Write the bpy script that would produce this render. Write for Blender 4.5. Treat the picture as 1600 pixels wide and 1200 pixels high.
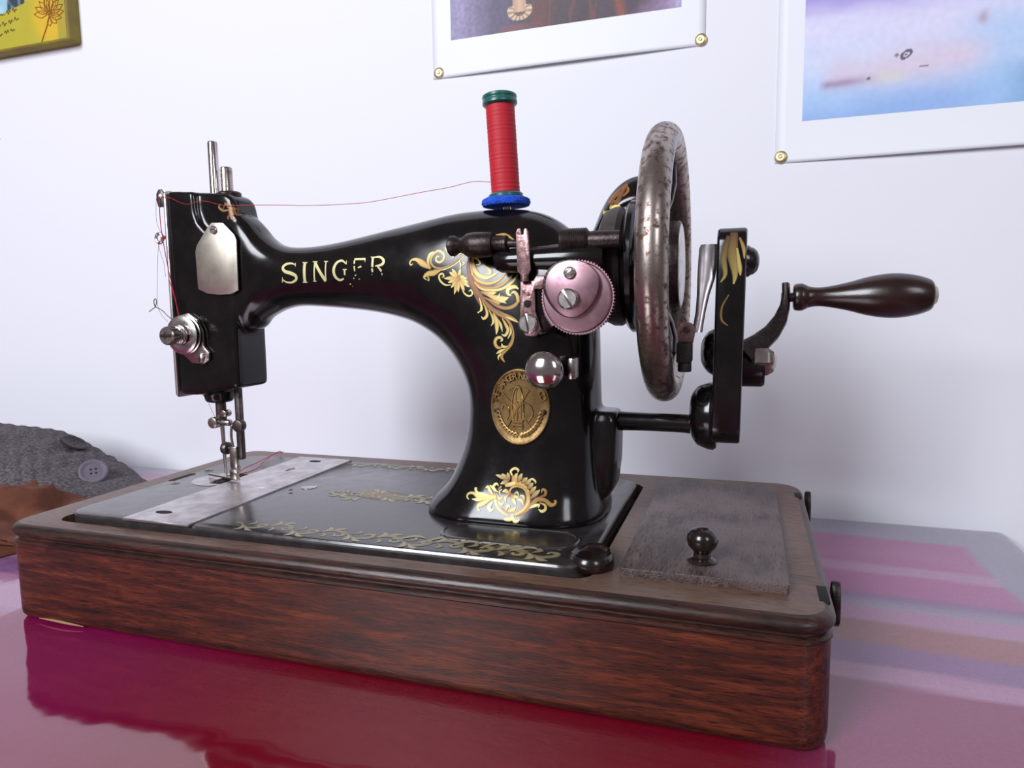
import bpy, bmesh, math, random
import numpy as np
from mathutils import Vector, Matrix, noise
from mathutils.bvhtree import BVHTree
random.seed(7)
CM = 0.01
scn = bpy.context.scene
COL = scn.collection
for o in list(bpy.data.objects): bpy.data.objects.remove(o)

# ------------------------------------------------------------------ camera, world, light, exposure
cd = bpy.data.cameras.new('camera'); cam = bpy.data.objects.new('camera', cd); COL.objects.link(cam)
A_ = Vector((0.94809476, 0.31766766, -0.01426812)); B_ = Vector((-0.02193847, 0.11010771, 0.99367751)); F_ = Vector((-0.31723024, 0.94178742, -0.11136169))
m = Matrix.Identity(4)
for i in range(3):
    m[i][0] = A_[i]; m[i][1] = B_[i]; m[i][2] = -F_[i]
m[0][3], m[1][3], m[2][3] = 0.405296, -0.277126, 0.176276
cam.matrix_world = m
cd.sensor_width = 36.0; cd.lens = 36.0*1094.86/1600; cd.clip_start = 0.02; cd.clip_end = 50
scn.camera = cam
scn.view_settings.view_transform = 'Standard'; scn.view_settings.look = 'None'
scn.view_settings.gamma = 1.0; scn.view_settings.exposure = 0.0; scn.view_settings.use_curve_mapping = False
w = bpy.data.worlds.new('room_light'); scn.world = w; w.use_nodes = True
w.node_tree.nodes['Background'].inputs[0].default_value = (1.0, 0.88, 0.94, 1)
w.node_tree.nodes['Background'].inputs[1].default_value = 0.15

def area(name, loc, target, sx, sy, power, col):
    l = bpy.data.lights.new(name, 'AREA'); l.shape = 'RECTANGLE'; l.size = sx; l.size_y = sy; l.energy = power; l.color = col
    o = bpy.data.objects.new(name, l); COL.objects.link(o); o.location = loc
    o.rotation_euler = (Vector(target)-Vector(loc)).to_track_quat('-Z', 'Y').to_euler()
    return o
area('window_light', (-0.42, -1.55, 1.05), (0.15, 0.2, 0.15), 0.7, 1.0, 44, (0.90, 0.93, 1.0))
area('side_window_light', (1.75, -1.5, 1.15), (0.2, 0.2, 0.2), 0.45, 0.9, 10, (0.90, 0.93, 1.0))

# ------------------------------------------------------------------ materials
def newmat(name):
    mt = bpy.data.materials.new(name); mt.use_nodes = True
    return mt, mt.node_tree.nodes, mt.node_tree.links, mt.node_tree.nodes['Principled BSDF']
def ramp(n, stops):
    r = n.new('ShaderNodeValToRGB'); e = r.color_ramp.elements
    while len(e) < len(stops): e.new(0.5)
    for k, (p, c) in enumerate(stops): e[k].position = p; e[k].color = (*c, 1) if len(c) == 3 else c
    return r
def mat(name, col, rough=0.5, metal=0.0, ior=1.5, coat=0.0, var=None, vscale=40, bump=0.0, bscale=200, stretch=(1, 1, 1), vstops=(0.35, 0.65), rvar=0.0, coat_rough=0.03):
    mt, n, l, p = newmat(name)
    p.inputs['Base Color'].default_value = (*col, 1); p.inputs['Roughness'].default_value = rough
    p.inputs['Metallic'].default_value = metal; p.inputs['IOR'].default_value = ior
    p.inputs['Coat Weight'].default_value = coat; p.inputs['Coat Roughness'].default_value = coat_rough
    tc = n.new('ShaderNodeTexCoord'); mp = n.new('ShaderNodeMapping'); mp.inputs['Scale'].default_value = stretch
    l.new(tc.outputs['Object'], mp.inputs['Vector'])
    if var is not None:
        nz = n.new('ShaderNodeTexNoise'); nz.inputs['Scale'].default_value = vscale; nz.inputs['Detail'].default_value = 6; nz.inputs['Roughness'].default_value = 0.65
        l.new(mp.outputs[0], nz.inputs['Vector'])
        r = ramp(n, [(vstops[0], col), (vstops[1], var)]); l.new(nz.outputs['Fac'], r.inputs[0]); l.new(r.outputs[0], p.inputs['Base Color'])
        if rvar:
            mr = n.new('ShaderNodeMapRange'); mr.inputs[1].default_value = vstops[0]; mr.inputs[2].default_value = vstops[1]
            mr.inputs[3].default_value = rough; mr.inputs[4].default_value = min(1, rough+rvar)
            l.new(nz.outputs['Fac'], mr.inputs[0]); l.new(mr.outputs[0], p.inputs['Roughness'])
    if bump:
        nb = n.new('ShaderNodeTexNoise'); nb.inputs['Scale'].default_value = bscale; nb.inputs['Detail'].default_value = 4
        l.new(mp.outputs[0], nb.inputs['Vector'])
        b = n.new('ShaderNodeBump'); b.inputs['Strength'].default_value = bump; b.inputs['Distance'].default_value = 0.001
        l.new(nb.outputs['Fac'], b.inputs['Height']); l.new(b.outputs[0], p.inputs['Normal'])
    return mt
def vcol_mat(name, rough=0.6, metal=0.0, ior=1.5, coat=0.0):
    mt, n, l, p = newmat(name); a = n.new('ShaderNodeVertexColor'); a.layer_name = 'col'
    l.new(a.outputs[0], p.inputs['Base Color']); p.inputs['Roughness'].default_value = rough; p.inputs['Metallic'].default_value = metal; p.inputs['IOR'].default_value = ior
    p.inputs['Coat Weight'].default_value = coat
    return mt

M = {}
M['black'] = mat('black_japan', (0.004, 0.0032, 0.0035), 0.13, 0, 1.5, var=(0.009, 0.007, 0.007), vscale=60, rvar=0.08, vstops=(0.4, 0.75))
M['black_worn'] = mat('worn_black_japan', (0.007, 0.0055, 0.0055), 0.3, 0, 1.5, var=(0.028, 0.022, 0.021), vscale=180, rvar=0.15, vstops=(0.45, 0.8), bump=0.15, bscale=900)
M['bed_black'] = mat('bed_japan', (0.026, 0.022, 0.023), 0.17, 0, 2.0, var=(0.05, 0.045, 0.045), vscale=90, rvar=0.14, vstops=(0.4, 0.8))
M['nickel'] = mat('nickel', (0.62, 0.58, 0.56), 0.2, 1, var=(0.5, 0.45, 0.43), vscale=150, rvar=0.12)
M['chrome'] = mat('bright_nickel', (0.66, 0.62, 0.61), 0.13, 1)
M['old_nickel'] = mat('tarnished_nickel', (0.46, 0.41, 0.38), 0.26, 1, var=(0.2, 0.14, 0.11), vscale=260, rvar=0.25, vstops=(0.5, 0.68))
M['rim'] = mat('pitted_nickel', (0.43, 0.37, 0.335), 0.3, 1, var=(0.13, 0.08, 0.06), vscale=280, rvar=0.25, vstops=(0.48, 0.64))
M['plate'] = mat('brushed_steel', (0.66, 0.62, 0.64), 0.3, 1, var=(0.45, 0.42, 0.42), vscale=70, rvar=0.12)
M['access'] = mat('dull_nickel_plate', (0.68, 0.63, 0.54), 0.33, 1, var=(0.45, 0.41, 0.34), vscale=90, rvar=0.15)
M['steel'] = mat('dark_steel', (0.16, 0.135, 0.13), 0.35, 1, var=(0.06, 0.045, 0.04), vscale=200, rvar=0.2)
M['gunmetal'] = mat('browned_steel', (0.055, 0.04, 0.038), 0.38, 0.7, var=(0.025, 0.017, 0.016), vscale=200, bump=0.2, bscale=700)
M['rusty'] = mat('rusty_plate', (0.34, 0.22, 0.22), 0.4, 1, var=(0.13, 0.06, 0.05), vscale=280, rvar=0.3, vstops=(0.48, 0.66), bump=0.2, bscale=600)  # rust spots over a base tinted pink to carry the cloth's reflection
M['brass'] = mat('badge_brass', (0.25, 0.165, 0.07), 0.4, 1, var=(0.13, 0.08, 0.034), vscale=160, rvar=0.15)
M['tack'] = mat('tack_brass', (0.72, 0.62, 0.36), 0.45, 1, var=(0.55, 0.45, 0.25), vscale=300)
M['rubber'] = mat('black_rubber', (0.035, 0.027, 0.026), 0.5, var=(0.055, 0.044, 0.04), vscale=200, bump=0.2, bscale=600)
M['leather'] = mat('black_leather', (0.012, 0.010, 0.010), 0.55, bump=0.3, bscale=800)
M['dark'] = mat('dark_hole', (0.004, 0.003, 0.003), 0.8)
M['handle'] = mat('turned_dark_wood', (0.014, 0.005, 0.004), 0.26, 0, 1.5, coat=0.25, var=(0.028, 0.011, 0.008), vscale=30, stretch=(1, 6, 6), bump=0.08, bscale=250, coat_rough=0.2)
M['knobwood'] = mat('ebonised_knob', (0.012, 0.006, 0.005), 0.22, coat=0.4, coat_rough=0.12)
M['green'] = mat('green_plastic', (0.015, 0.12, 0.10), 0.3)
M['felt'] = mat('blue_felt', (0.012, 0.07, 0.55), 0.95, var=(0.02, 0.12, 0.75), vscale=400, bump=0.9, bscale=900)
M['thread'] = mat('red_thread', (0.5, 0.006, 0.02), 0.6)
M['thread_dull'] = mat('dull_thread', (0.18, 0.09, 0.08), 0.7)
M['cream'] = mat('pale_wood_chip', (0.34, 0.2, 0.1), 0.8)
M['button'] = mat('grey_button', (0.13, 0.115, 0.15), 0.65, var=(0.16, 0.14, 0.185), vscale=120)
M['button_dark'] = mat('dark_button', (0.016, 0.012, 0.015), 0.5)
M['rust_cloth'] = mat('rust_brown_cloth', (0.11, 0.03, 0.013), 0.85, var=(0.15, 0.044, 0.019), vscale=60, bump=0.4, bscale=1500)
M['paper'] = mat('poster_paper', (0.86, 0.88, 0.93), 0.55)
M['print'] = vcol_mat('poster_print', 0.5)
M['canvas'] = vcol_mat('canvas_print', 0.6)
M['gold'] = vcol_mat('gold_transfer', 0.38, 0.25, 1.5, 0.0)
M['floor'] = mat('floor_boards', (0.2, 0.13, 0.08), 0.5, var=(0.14, 0.085, 0.05), vscale=8, stretch=(1, 8, 1))
M['tablewood'] = mat('table_wood', (0.25, 0.15, 0.08), 0.5, var=(0.18, 0.1, 0.05), vscale=10, stretch=(1, 10, 1))

def wood(name, dark, mid, light, scale, stretch, rough=0.38, coat=0.0, bump=0.25, worn=None, worn_scale=9, worn_stops=(0.42, 0.6)):
    mt, n, l, p = newmat(name)
    tc = n.new('ShaderNodeTexCoord'); mp = n.new('ShaderNodeMapping'); mp.inputs['Scale'].default_value = stretch
    l.new(tc.outputs['Object'], mp.inputs['Vector'])
    nz = n.new('ShaderNodeTexNoise'); nz.inputs['Scale'].default_value = scale; nz.inputs['Detail'].default_value = 8; nz.inputs['Roughness'].default_value = 0.72; nz.inputs['Distortion'].default_value = 0.35
    l.new(mp.outputs[0], nz.inputs['Vector'])
    r = ramp(n, [(0.33, dark), (0.5, mid), (0.7, light)]); l.new(nz.outputs['Fac'], r.inputs[0])
    nf = n.new('ShaderNodeTexNoise'); nf.inputs['Scale'].default_value = scale*5; nf.inputs['Detail'].default_value = 4
    l.new(mp.outputs[0], nf.inputs['Vector'])
    rf = ramp(n, [(0.34, (0.3, 0.25, 0.25)), (0.46, (1, 1, 1))]); l.new(nf.outputs['Fac'], rf.inputs[0])
    mx = n.new('ShaderNodeMix'); mx.data_type = 'RGBA'; mx.blend_type = 'MULTIPLY'; mx.inputs[0].default_value = 1.0
    l.new(r.outputs[0], mx.inputs[6]); l.new(rf.outputs[0], mx.inputs[7]); out = mx.outputs[2]
    if worn:
        nw = n.new('ShaderNodeTexNoise'); nw.inputs['Scale'].default_value = worn_scale; nw.inputs['Detail'].default_value = 5
        l.new(tc.outputs['Object'], nw.inputs['Vector'])
        rw = ramp(n, [(worn_stops[0], (0, 0, 0)), (worn_stops[1], (1, 1, 1))]); l.new(nw.outputs['Fac'], rw.inputs[0])
        m2 = n.new('ShaderNodeMix'); m2.data_type = 'RGBA'; l.new(rw.outputs[0], m2.inputs[0]); l.new(out, m2.inputs[6]); m2.inputs[7].default_value = (*worn, 1)
        m3 = n.new('ShaderNodeMix'); m3.data_type = 'RGBA'; m3.blend_type = 'MULTIPLY'; m3.inputs[0].default_value = 0.6
        l.new(m2.outputs[2], m3.inputs[6]); l.new(rf.outputs[0], m3.inputs[7]); out = m3.outputs[2]
    l.new(out, p.inputs['Base Color']); p.inputs['Roughness'].default_value = rough
    p.inputs['Coat Weight'].default_value = coat; p.inputs['Coat Roughness'].default_value = 0.25
    b = n.new('ShaderNodeBump'); b.inputs['Strength'].default_value = bump; b.inputs['Distance'].default_value = 0.0008
    l.new(nf.outputs['Fac'], b.inputs['Height']); l.new(b.outputs[0], p.inputs['Normal'])
    return mt
M['oak'] = wood('red_oak', (0.011, 0.0028, 0.0018), (0.062, 0.0098, 0.0036), (0.175, 0.034, 0.010), 32, (.8, 9, 9), 0.45, 0.06, 0.3)
M['oak_top'] = wood('worn_oak_top', (0.05, 0.022, 0.013), (0.125, 0.052, 0.03), (0.20, 0.098, 0.06), 26, (1, 8, 8), 0.42, 0.1, 0.3, worn=(0.14, 0.083, 0.056))
M['oak_mould'] = wood('dark_oak_moulding', (0.010, 0.004, 0.003), (0.034, 0.011, 0.007), (0.08, 0.026, 0.014), 26, (1, 9, 9), 0.38, 0.08, 0.2)
M['lid'] = wood('worn_lid_wood', (0.026, 0.016, 0.014), (0.068, 0.042, 0.038), (0.145, 0.10, 0.092), 24, (9, 1.2, 9), 0.42, 0.0, 0.4, worn=(0.115, 0.08, 0.074), worn_scale=30)

# wall paint, with small specks of dirt
def wall_mat():
    mt, n, l, p = newmat('white_wall_paint')
    tc = n.new('ShaderNodeTexCoord')
    v = n.new('ShaderNodeTexVoronoi'); v.inputs['Scale'].default_value = 9; l.new(tc.outputs['Object'], v.inputs['Vector'])
    nz = n.new('ShaderNodeTexNoise'); nz.inputs['Scale'].default_value = 500; l.new(tc.outputs['Object'], nz.inputs['Vector'])
    ad = n.new('ShaderNodeMath'); ad.operation = 'MULTIPLY_ADD'; l.new(nz.outputs['Fac'], ad.inputs[0]); ad.inputs[1].default_value = 0.02; l.new(v.outputs['Distance'], ad.inputs[2])
    r = ramp(n, [(0.024, (0.35, 0.33, 0.38)), (0.028, (0.84, 0.845, 0.90))]); l.new(ad.outputs[0], r.inputs[0])
    l.new(r.outputs[0], p.inputs['Base Color']); p.inputs['Roughness'].default_value = 0.6
    b = n.new('ShaderNodeBump'); b.inputs['Strength'].default_value = 0.06; b.inputs['Distance'].default_value = 0.002
    n2 = n.new('ShaderNodeTexNoise'); n2.inputs['Scale'].default_value = 60; n2.inputs['Detail'].default_value = 5; l.new(tc.outputs['Object'], n2.inputs['Vector'])
    l.new(n2.outputs['Fac'], b.inputs['Height']); l.new(b.outputs[0], p.inputs['Normal'])
    return mt
M['wall'] = wall_mat()

# clear plastic over a printed cloth: glossy, slightly rippled
def cloth_mat():
    mt, n, l, p = newmat('plastic_tablecloth'); a = n.new('ShaderNodeVertexColor'); a.layer_name = 'col'
    tc = n.new('ShaderNodeTexCoord')
    nz = n.new('ShaderNodeTexNoise'); nz.inputs['Scale'].default_value = 700; nz.inputs['Detail'].default_value = 2; l.new(tc.outputs['Object'], nz.inputs['Vector'])
    mr = n.new('ShaderNodeMapRange'); mr.inputs[3].default_value = 0.8; mr.inputs[4].default_value = 1.2; l.new(nz.outputs['Fac'], mr.inputs[0])
    mx = n.new('ShaderNodeMix'); mx.data_type = 'RGBA'; mx.blend_type = 'MULTIPLY'; mx.inputs[0].default_value = 1.0
    l.new(a.outputs[0], mx.inputs[6]); l.new(mr.outputs[0], mx.inputs[7])
    l.new(mx.outputs[2], p.inputs['Base Color']); p.inputs['Roughness'].default_value = 0.07; p.inputs['IOR'].default_value = 2.0
    nb = n.new('ShaderNodeTexNoise'); nb.inputs['Scale'].default_value = 22; nb.inputs['Detail'].default_value = 2; l.new(tc.outputs['Object'], nb.inputs['Vector'])
    b = n.new('ShaderNodeBump'); b.inputs['Strength'].default_value = 0.45; b.inputs['Distance'].default_value = 0.0014
    l.new(nb.outputs['Fac'], b.inputs['Height']); l.new(b.outputs[0], p.inputs['Normal'])
    return mt
M['cloth'] = cloth_mat()
M['nickel_pink_reflection'] = mat('nickel_painted_reflection', (0.42, 0.255, 0.295), 0.33, 1, var=(0.28, 0.16, 0.18), vscale=110, rvar=0.2, vstops=(0.45, 0.75))  # pink reflection painted into the metal colour of the worm wheel and cam
M['oak_edge'] = M['oak_mould']

# grey knitted wool
def knit_mat():
    mt, n, l, p = newmat('grey_knit')
    tc = n.new('ShaderNodeTexCoord')
    nz = n.new('ShaderNodeTexNoise'); nz.inputs['Scale'].default_value = 420; nz.inputs['Detail'].default_value = 4; l.new(tc.outputs['Object'], nz.inputs['Vector'])
    r = ramp(n, [(0.3, (0.045, 0.037, 0.043)), (0.55, (0.105, 0.09, 0.10)), (0.78, (0.2, 0.18, 0.18))]); l.new(nz.outputs['Fac'], r.inputs[0])
    l.new(r.outputs[0], p.inputs['Base Color']); p.inputs['Roughness'].default_value = 0.95
    b = n.new('ShaderNodeBump'); b.inputs['Strength'].default_value = 0.8; b.inputs['Distance'].default_value = 0.001
    l.new(nz.outputs['Fac'], b.inputs['Height']); l.new(b.outputs[0], p.inputs['Normal'])
    return mt
M['knit'] = knit_mat()

# ------------------------------------------------------------------ helpers (all lengths in cm)
WORLD = {}
def tagit(o, label=None, cat=None, group=None, kind=None):
    if label: o['label'] = label
    if cat: o['category'] = cat
    if group: o['group'] = group
    if kind: o['kind'] = kind
    return o
def empty(name, loc, label=None, cat=None, parent=None, group=None):
    o = bpy.data.objects.new(name, None); COL.objects.link(o); o.empty_display_size = 0.01
    L = Vector(loc)*CM; WORLD[o] = L
    if parent: o.parent = parent; o.location = L-WORLD[parent]
    else: o.location = L
    return tagit(o, label, cat, group)
def link_mesh(name, me, mt, parent=None, smooth=True, label=None, cat=None, group=None, kind=None):
    """me: mesh with world coordinates in cm; its origin moves to the bottom centre of its bounds"""
    n = len(me.vertices); co = np.empty(n*3, dtype=np.float32); me.vertices.foreach_get('co', co); co = co.reshape(-1, 3)*CM
    lo, hi = co.min(0), co.max(0); org = np.array([(lo[0]+hi[0])/2, (lo[1]+hi[1])/2, lo[2]], dtype=np.float32)
    me.vertices.foreach_set('co', (co-org).ravel()); me.update()
    if mt is not None:
        for q in (mt if isinstance(mt, (list, tuple)) else [mt]): me.materials.append(M[q])
    o = bpy.data.objects.new(name, me); COL.objects.link(o)
    L = Vector([float(t) for t in org]); WORLD[o] = L
    if parent: o.parent = parent; o.location = L-WORLD[parent]
    else: o.location = L
    if smooth:
        me.polygons.foreach_set('use_smooth', [True]*len(me.polygons))
        try: me.set_sharp_from_angle(angle=math.radians(38 if smooth is True else smooth))
        except Exception: pass
    me.name = name
    return tagit(o, label, cat, group, kind)
def obj(name, bm, mt, parent=None, smooth=True, recalc=True, **k):
    if recalc: bmesh.ops.recalc_face_normals(bm, faces=bm.faces)
    me = bpy.data.meshes.new(name); bm.to_mesh(me); bm.free()
    return link_mesh(name, me, mt, parent, smooth, **k)
def BM(): return bmesh.new()
def frame(axis):
    a = Vector(axis).normalized(); h = Vector((0, 0, 1)) if abs(a.z) < 0.9 else Vector((1, 0, 0))
    u = h.cross(a).normalized(); return a, u, a.cross(u)
def lathe(bm, prof, org, axis, n=32, cap=True, rough=None, sm_=0):
    """prof: (radius, distance along axis)"""
    a, u, v = frame(axis); org = Vector(org); rings = []
    if sm_:
        prof = [(max(0, r), h) for r, h in catmull(prof, sm_)]
    for (r, h) in prof:
        if r <= 1e-6: rings.append([bm.verts.new(org+a*h)]); continue
        rings.append([bm.verts.new(org+a*h+(u*math.cos(2*math.pi*i/n)+v*math.sin(2*math.pi*i/n))*(r+(rough(i, h) if rough else 0))) for i in range(n)])
    for p, q in zip(rings, rings[1:]):
        for i in range(n):
            j = (i+1) % n
            if len(p) == 1 and len(q) == 1: continue
            if len(p) == 1: bm.faces.new((p[0], q[i], q[j]))
            elif len(q) == 1: bm.faces.new((p[i], p[j], q[0]))
            else: bm.faces.new((p[i], p[j], q[j], q[i]))
    if cap:
        for rr in (rings[0], rings[-1]):
            if len(rr) > 2: bm.faces.new(rr)
    return bm
def rcyl(bm, org, axis, r, h, b=0.06, n=32):
    b = min(b, r*0.6, h*0.45)
    return lathe(bm, [(0, 0), (r-b, 0), (r-b*0.3, b*0.3), (r, b), (r, h-b), (r-b*0.3, h-b*0.3), (r-b, h), (0, h)], org, axis, n)
def catmull(pts, k):
    pts = [np.array(p, float) for p in pts]; out = []
    P = [2*pts[0]-pts[1]]+pts+[2*pts[-1]-pts[-2]]
    for i in range(1, len(P)-2):
        for s in range(k):
            t = s/k
            out.append(0.5*((2*P[i])+(-P[i-1]+P[i+1])*t+(2*P[i-1]-5*P[i]+4*P[i+1]-P[i+2])*t*t+(-P[i-1]+3*P[i]-3*P[i+1]+P[i+2])*t**3))
    out.append(pts[-1]); return out
def tube(bm, pts, rad, n=10, k=6, cap=True):
    P = [Vector(p) for p in (catmull(pts, k) if k > 1 else pts)]
    rings = []; up = None
    for i, p in enumerate(P):
        d = (P[min(i+1, len(P)-1)]-P[max(i-1, 0)]).normalized()
        if up is None:
            up = Vector((0, 0, 1)) if abs(d.z) < 0.9 else Vector((1, 0, 0))
        u = (up-d*up.dot(d)).normalized(); v = d.cross(u); up = u
        r = rad(i/(len(P)-1)) if callable(rad) else rad
        rings.append([bm.verts.new(p+(u*math.cos(2*math.pi*j/n)+v*math.sin(2*math.pi*j/n))*r) for j in range(n)])
    for a, b in zip(rings, rings[1:]):
        for j in range(n): bm.faces.new((a[j], a[(j+1) % n], b[(j+1) % n], b[j]))
    if cap: bm.faces.new(rings[0]); bm.faces.new(rings[-1])
    return bm
def bevel_all(bm, w, seg=2):
    if w > 0:
        es = [e for e in bm.edges if len(e.link_faces) == 2 and e.calc_face_angle(0) > 0.5]
        bmesh.ops.bevel(bm, geom=es, offset=w, segments=seg, profile=0.5, affect='EDGES', clamp_overlap=True)
def prism(poly, org, U, V, N, th, bev=0.03, seg=2):
    """polygon (u,v) in the plane org+U*u+V*v, extruded th along N"""
    bm = BM(); org = Vector(org); U = Vector(U); V = Vector(V); N = Vector(N)
    a = [bm.verts.new(org+U*p[0]+V*p[1]) for p in poly]; b = [bm.verts.new(org+U*p[0]+V*p[1]+N*th) for p in poly]
    bm.faces.new(a); bm.faces.new(b); k = len(poly)
    for i in range(k): bm.faces.new((a[i], a[(i+1) % k], b[(i+1) % k], b[i]))
    bmesh.ops.recalc_face_normals(bm, faces=bm.faces)
    bevel_all(bm, bev, seg); return bm
def box(x0, x1, y0, y1, z0, z1, bev=0.03, seg=2):
    return prism([(x0, y0), (x1, y0), (x1, y1), (x0, y1)], (0, 0, z0), (1, 0, 0), (0, 1, 0), (0, 0, 1), z1-z0, bev, seg)
def rrect(x0, x1, y0, y1, r, k=6):
    out = []
    for cx, cy, a0 in ((x1-r, y0+r, -90), (x1-r, y1-r, 0), (x0+r, y1-r, 90), (x0+r, y0+r, 180)):
        for i in range(k+1):
            a = math.radians(a0+90*i/k); out.append((cx+r*math.cos(a), cy+r*math.sin(a)))
    return out
def circ(cx, cy, r, n=24): return [(cx+r*math.cos(2*math.pi*i/n), cy+r*math.sin(2*math.pi*i/n)) for i in range(n)]
def join(bm, other):
    me = bpy.data.meshes.new('tmp'); other.to_mesh(me); other.free(); bm.from_mesh(me); bpy.data.meshes.remove(me); return bm
def rings_mesh(rings, cap0=True, cap1=True):
    bm = BM(); R = [[bm.verts.new(p) for p in r] for r in rings]; n = len(R[0])
    for a, b in zip(R, R[1:]):
        for j in range(n): bm.faces.new((a[j], a[(j+1) % n], b[(j+1) % n], b[j]))
    if cap0: bm.faces.new(R[0])
    if cap1: bm.faces.new(R[-1])
    return bm
def screw(name, org, axis, r, h, parent, slot=0.0, mt='nickel', dome=0.12):
    """slotted screw: a head in two halves either side of a recessed slot"""
    a, u, v = frame(axis); ca, sa = math.cos(slot), math.sin(slot); d = u*ca+v*sa; e = a.cross(d)
    bm = BM(); g = r*0.13; o = Vector(org)
    rcyl(bm, o, axis, r, h*0.55, 0.02, 24)
    for s in (1, -1):
        t0 = math.asin(g/r); poly = [(r*0.99*math.cos(t), r*0.99*math.sin(t)) for t in np.linspace(t0, math.pi-t0, 14)]
        if s < 0: poly = [(-x, -y) for x, y in poly]
        hb = BM(); lo = [hb.verts.new(o+d*x+e*y+a*h*0.5) for x, y in poly]; mi = [hb.verts.new(o+d*x+e*y+a*h*0.85) for x, y in poly]
        hi = [hb.verts.new(o+d*x*0.8+e*(s*g+(y-s*g)*0.8)+a*(h+dome*r*0.6)) for x, y in poly]
        k = len(poly)
        for p, q in ((lo, mi), (mi, hi)):
            for i in range(k): hb.faces.new((p[i], p[(i+1) % k], q[(i+1) % k], q[i]))
        hb.faces.new(lo); hb.faces.new(hi); bmesh.ops.recalc_face_normals(hb, faces=hb.faces); join(bm, hb)
    return obj(name, bm, mt, parent)

# ------------------------------------------------------------------ setting
WALL_Y = 34.2
obj('wall_back', box(-480, 330, WALL_Y, WALL_Y+12, -75, 175, 0), 'wall', None, False, kind='structure')
obj('floor', box(-480, 330, -330, WALL_Y, -77, -75, 0), 'floor', None, False, kind='structure')
tb = empty('table', (0, -6, -75), 'plain wooden table under the plastic cloth', 'table')
obj('tabletop', box(-80, 59.2, -46, 33.4, -3.0, -0.35, 0.2), 'tablewood', tb)
for lx in (-76, 55):
    for ly in (-42, 29):
        obj('leg', box(lx-2.5, lx+2.5, ly-2.5, ly+2.5, -75, -3.0, 0.3), 'tablewood', tb)

# tablecloth: grid that turns down over the table edges
def lerp(a, b, t): return tuple(x+(y-x)*t for x, y in zip(a, b))
def sstep(a, b, x):
    t = min(1, max(0, (x-a)/(b-a))); return t*t*(3-2*t)
CRIM, MAGE, PINK, LILAC, PALE, TAN, GREY = (0.18, 0.003, 0.016), (0.22, 0.005, 0.07), (0.36, 0.10, 0.25), (0.23, 0.11, 0.25), (0.40, 0.20, 0.33), (0.30, 0.12, 0.13), (0.27, 0.24, 0.32)
def cloth_col(x, y):
    v = y+0.02*(x-45)+0.5*math.sin(x*0.11)+0.12*noise.noise(Vector((x*.15, y*.15, 0)))
    nn = noise.noise(Vector((x*.05, y*.08, 3)))
    base = lerp(MAGE, CRIM, sstep(6, 22, x+2*nn))
    if x > 38: base = lerp(CRIM, (0.24, 0.045, 0.12), sstep(40, 46, x))  # mauve at the right: wall reflection painted into the crimson
    st = [(6.3, base), (6.6, PALE), (8.0, PALE), (8.4, LILAC), (10.3, LILAC), (10.8, TAN), (13.2, TAN), (13.6, PALE), (15.3, PALE), (15.7, GREY), (17.3, LILAC), (17.8, PINK), (21.0, PINK), (21.4, PALE), (22.6, PALE), (23.2, PINK), (28.6, PINK), (29.2, GREY), (40, GREY)]  # bands mix the cloth's print with painted wavy wall reflections
    if x < 20: st = [(2.5, base), (3.2, LILAC), (4.8, LILAC), (5.2, PALE), (8, PALE), (8.5, PINK), (12, PINK), (12.4, GREY), (15, PINK), (29, PINK), (29.3, GREY), (40, GREY)]
    if x < -.5: st = [(-9, base), (-6, (0.3, 0.09, 0.18)), (-.4, (0.34, 0.13, 0.24)), (0, PALE), (3.4, PALE), (3.7, LILAC), (5.6, LILAC), (6.0, PALE), (8, PALE), (8.5, PINK), (15, PINK), (29, PINK), (29.3, GREY), (40, GREY)]  # left strip paler: wall reflection painted in along with the stripes
    c = st[0][1]
    for (a, ca), (b, cb) in zip(st, st[1:]):
        if v >= b: c = cb
        elif v > a: c = lerp(ca, cb, sstep(a, b, v)); break
        else: break
    return lerp(c, GREY, sstep(55.6, 56.2, x+0.3*math.sin(y*.3)))
def grid_mesh(name, P, C=None):
    """P: array (ny,nx,3)"""
    ny, nx = P.shape[:2]; idx = np.arange(ny*nx).reshape(ny, nx)
    f = np.stack([idx[:-1, :-1], idx[:-1, 1:], idx[1:, 1:], idx[1:, :-1]], -1).reshape(-1, 4)
    me = bpy.data.meshes.new(name); me.from_pydata(P.reshape(-1, 3).tolist(), [], f.tolist()); me.update()
    if C is not None:
        a = me.color_attributes.new('col', 'FLOAT_COLOR', 'POINT'); c4 = np.ones((ny*nx, 4), np.float32); c4[:, :3] = C.reshape(-1, 3)
        a.data.foreach_set('color', c4.ravel())
    return me
def fold(s, edge, r, drop):
    """distance s along the cloth -> (position, height) past an edge rounded with radius r"""
    if s <= edge-r: return s, 0.0
    t = s-(edge-r)
    if t < r*math.pi/2: return edge-r+r*math.sin(t/r), -r+r*math.cos(t/r)
    return edge, -r-(t-r*math.pi/2)
xs = np.concatenate([np.arange(-82, -24, 1.6), np.arange(-24, 72, 0.4)]); ys = np.concatenate([np.arange(-58, -12, 1.6), np.arange(-12, 46, 0.4)])
P = np.zeros((len(ys), len(xs), 3)); C = np.zeros_like(P)
for j, sy in enumerate(ys):
    for i, sx in enumerate(xs):
        x, zx = fold(sx, 59.8, 0.9, 12); y, zy = fold(sy, 33.9, 0.9, 12)
        if sy < -45: y, zy = -47+0.0*sy, -1+(sy+45)
        z = zx+zy
        h = noise.noise(Vector((x*.16, y*.22, 1.7)))*0.5+noise.noise(Vector((x*.06, y*.35, 7.7)))*0.5
        under = sstep(-2, 1, x)*sstep(46, 43, x)*sstep(-2, 1, y)*sstep(24, 21, y)
        P[j, i] = (x, y, z-0.06+0.055*h*(1-under)); C[j, i] = cloth_col(sx, sy)
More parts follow.
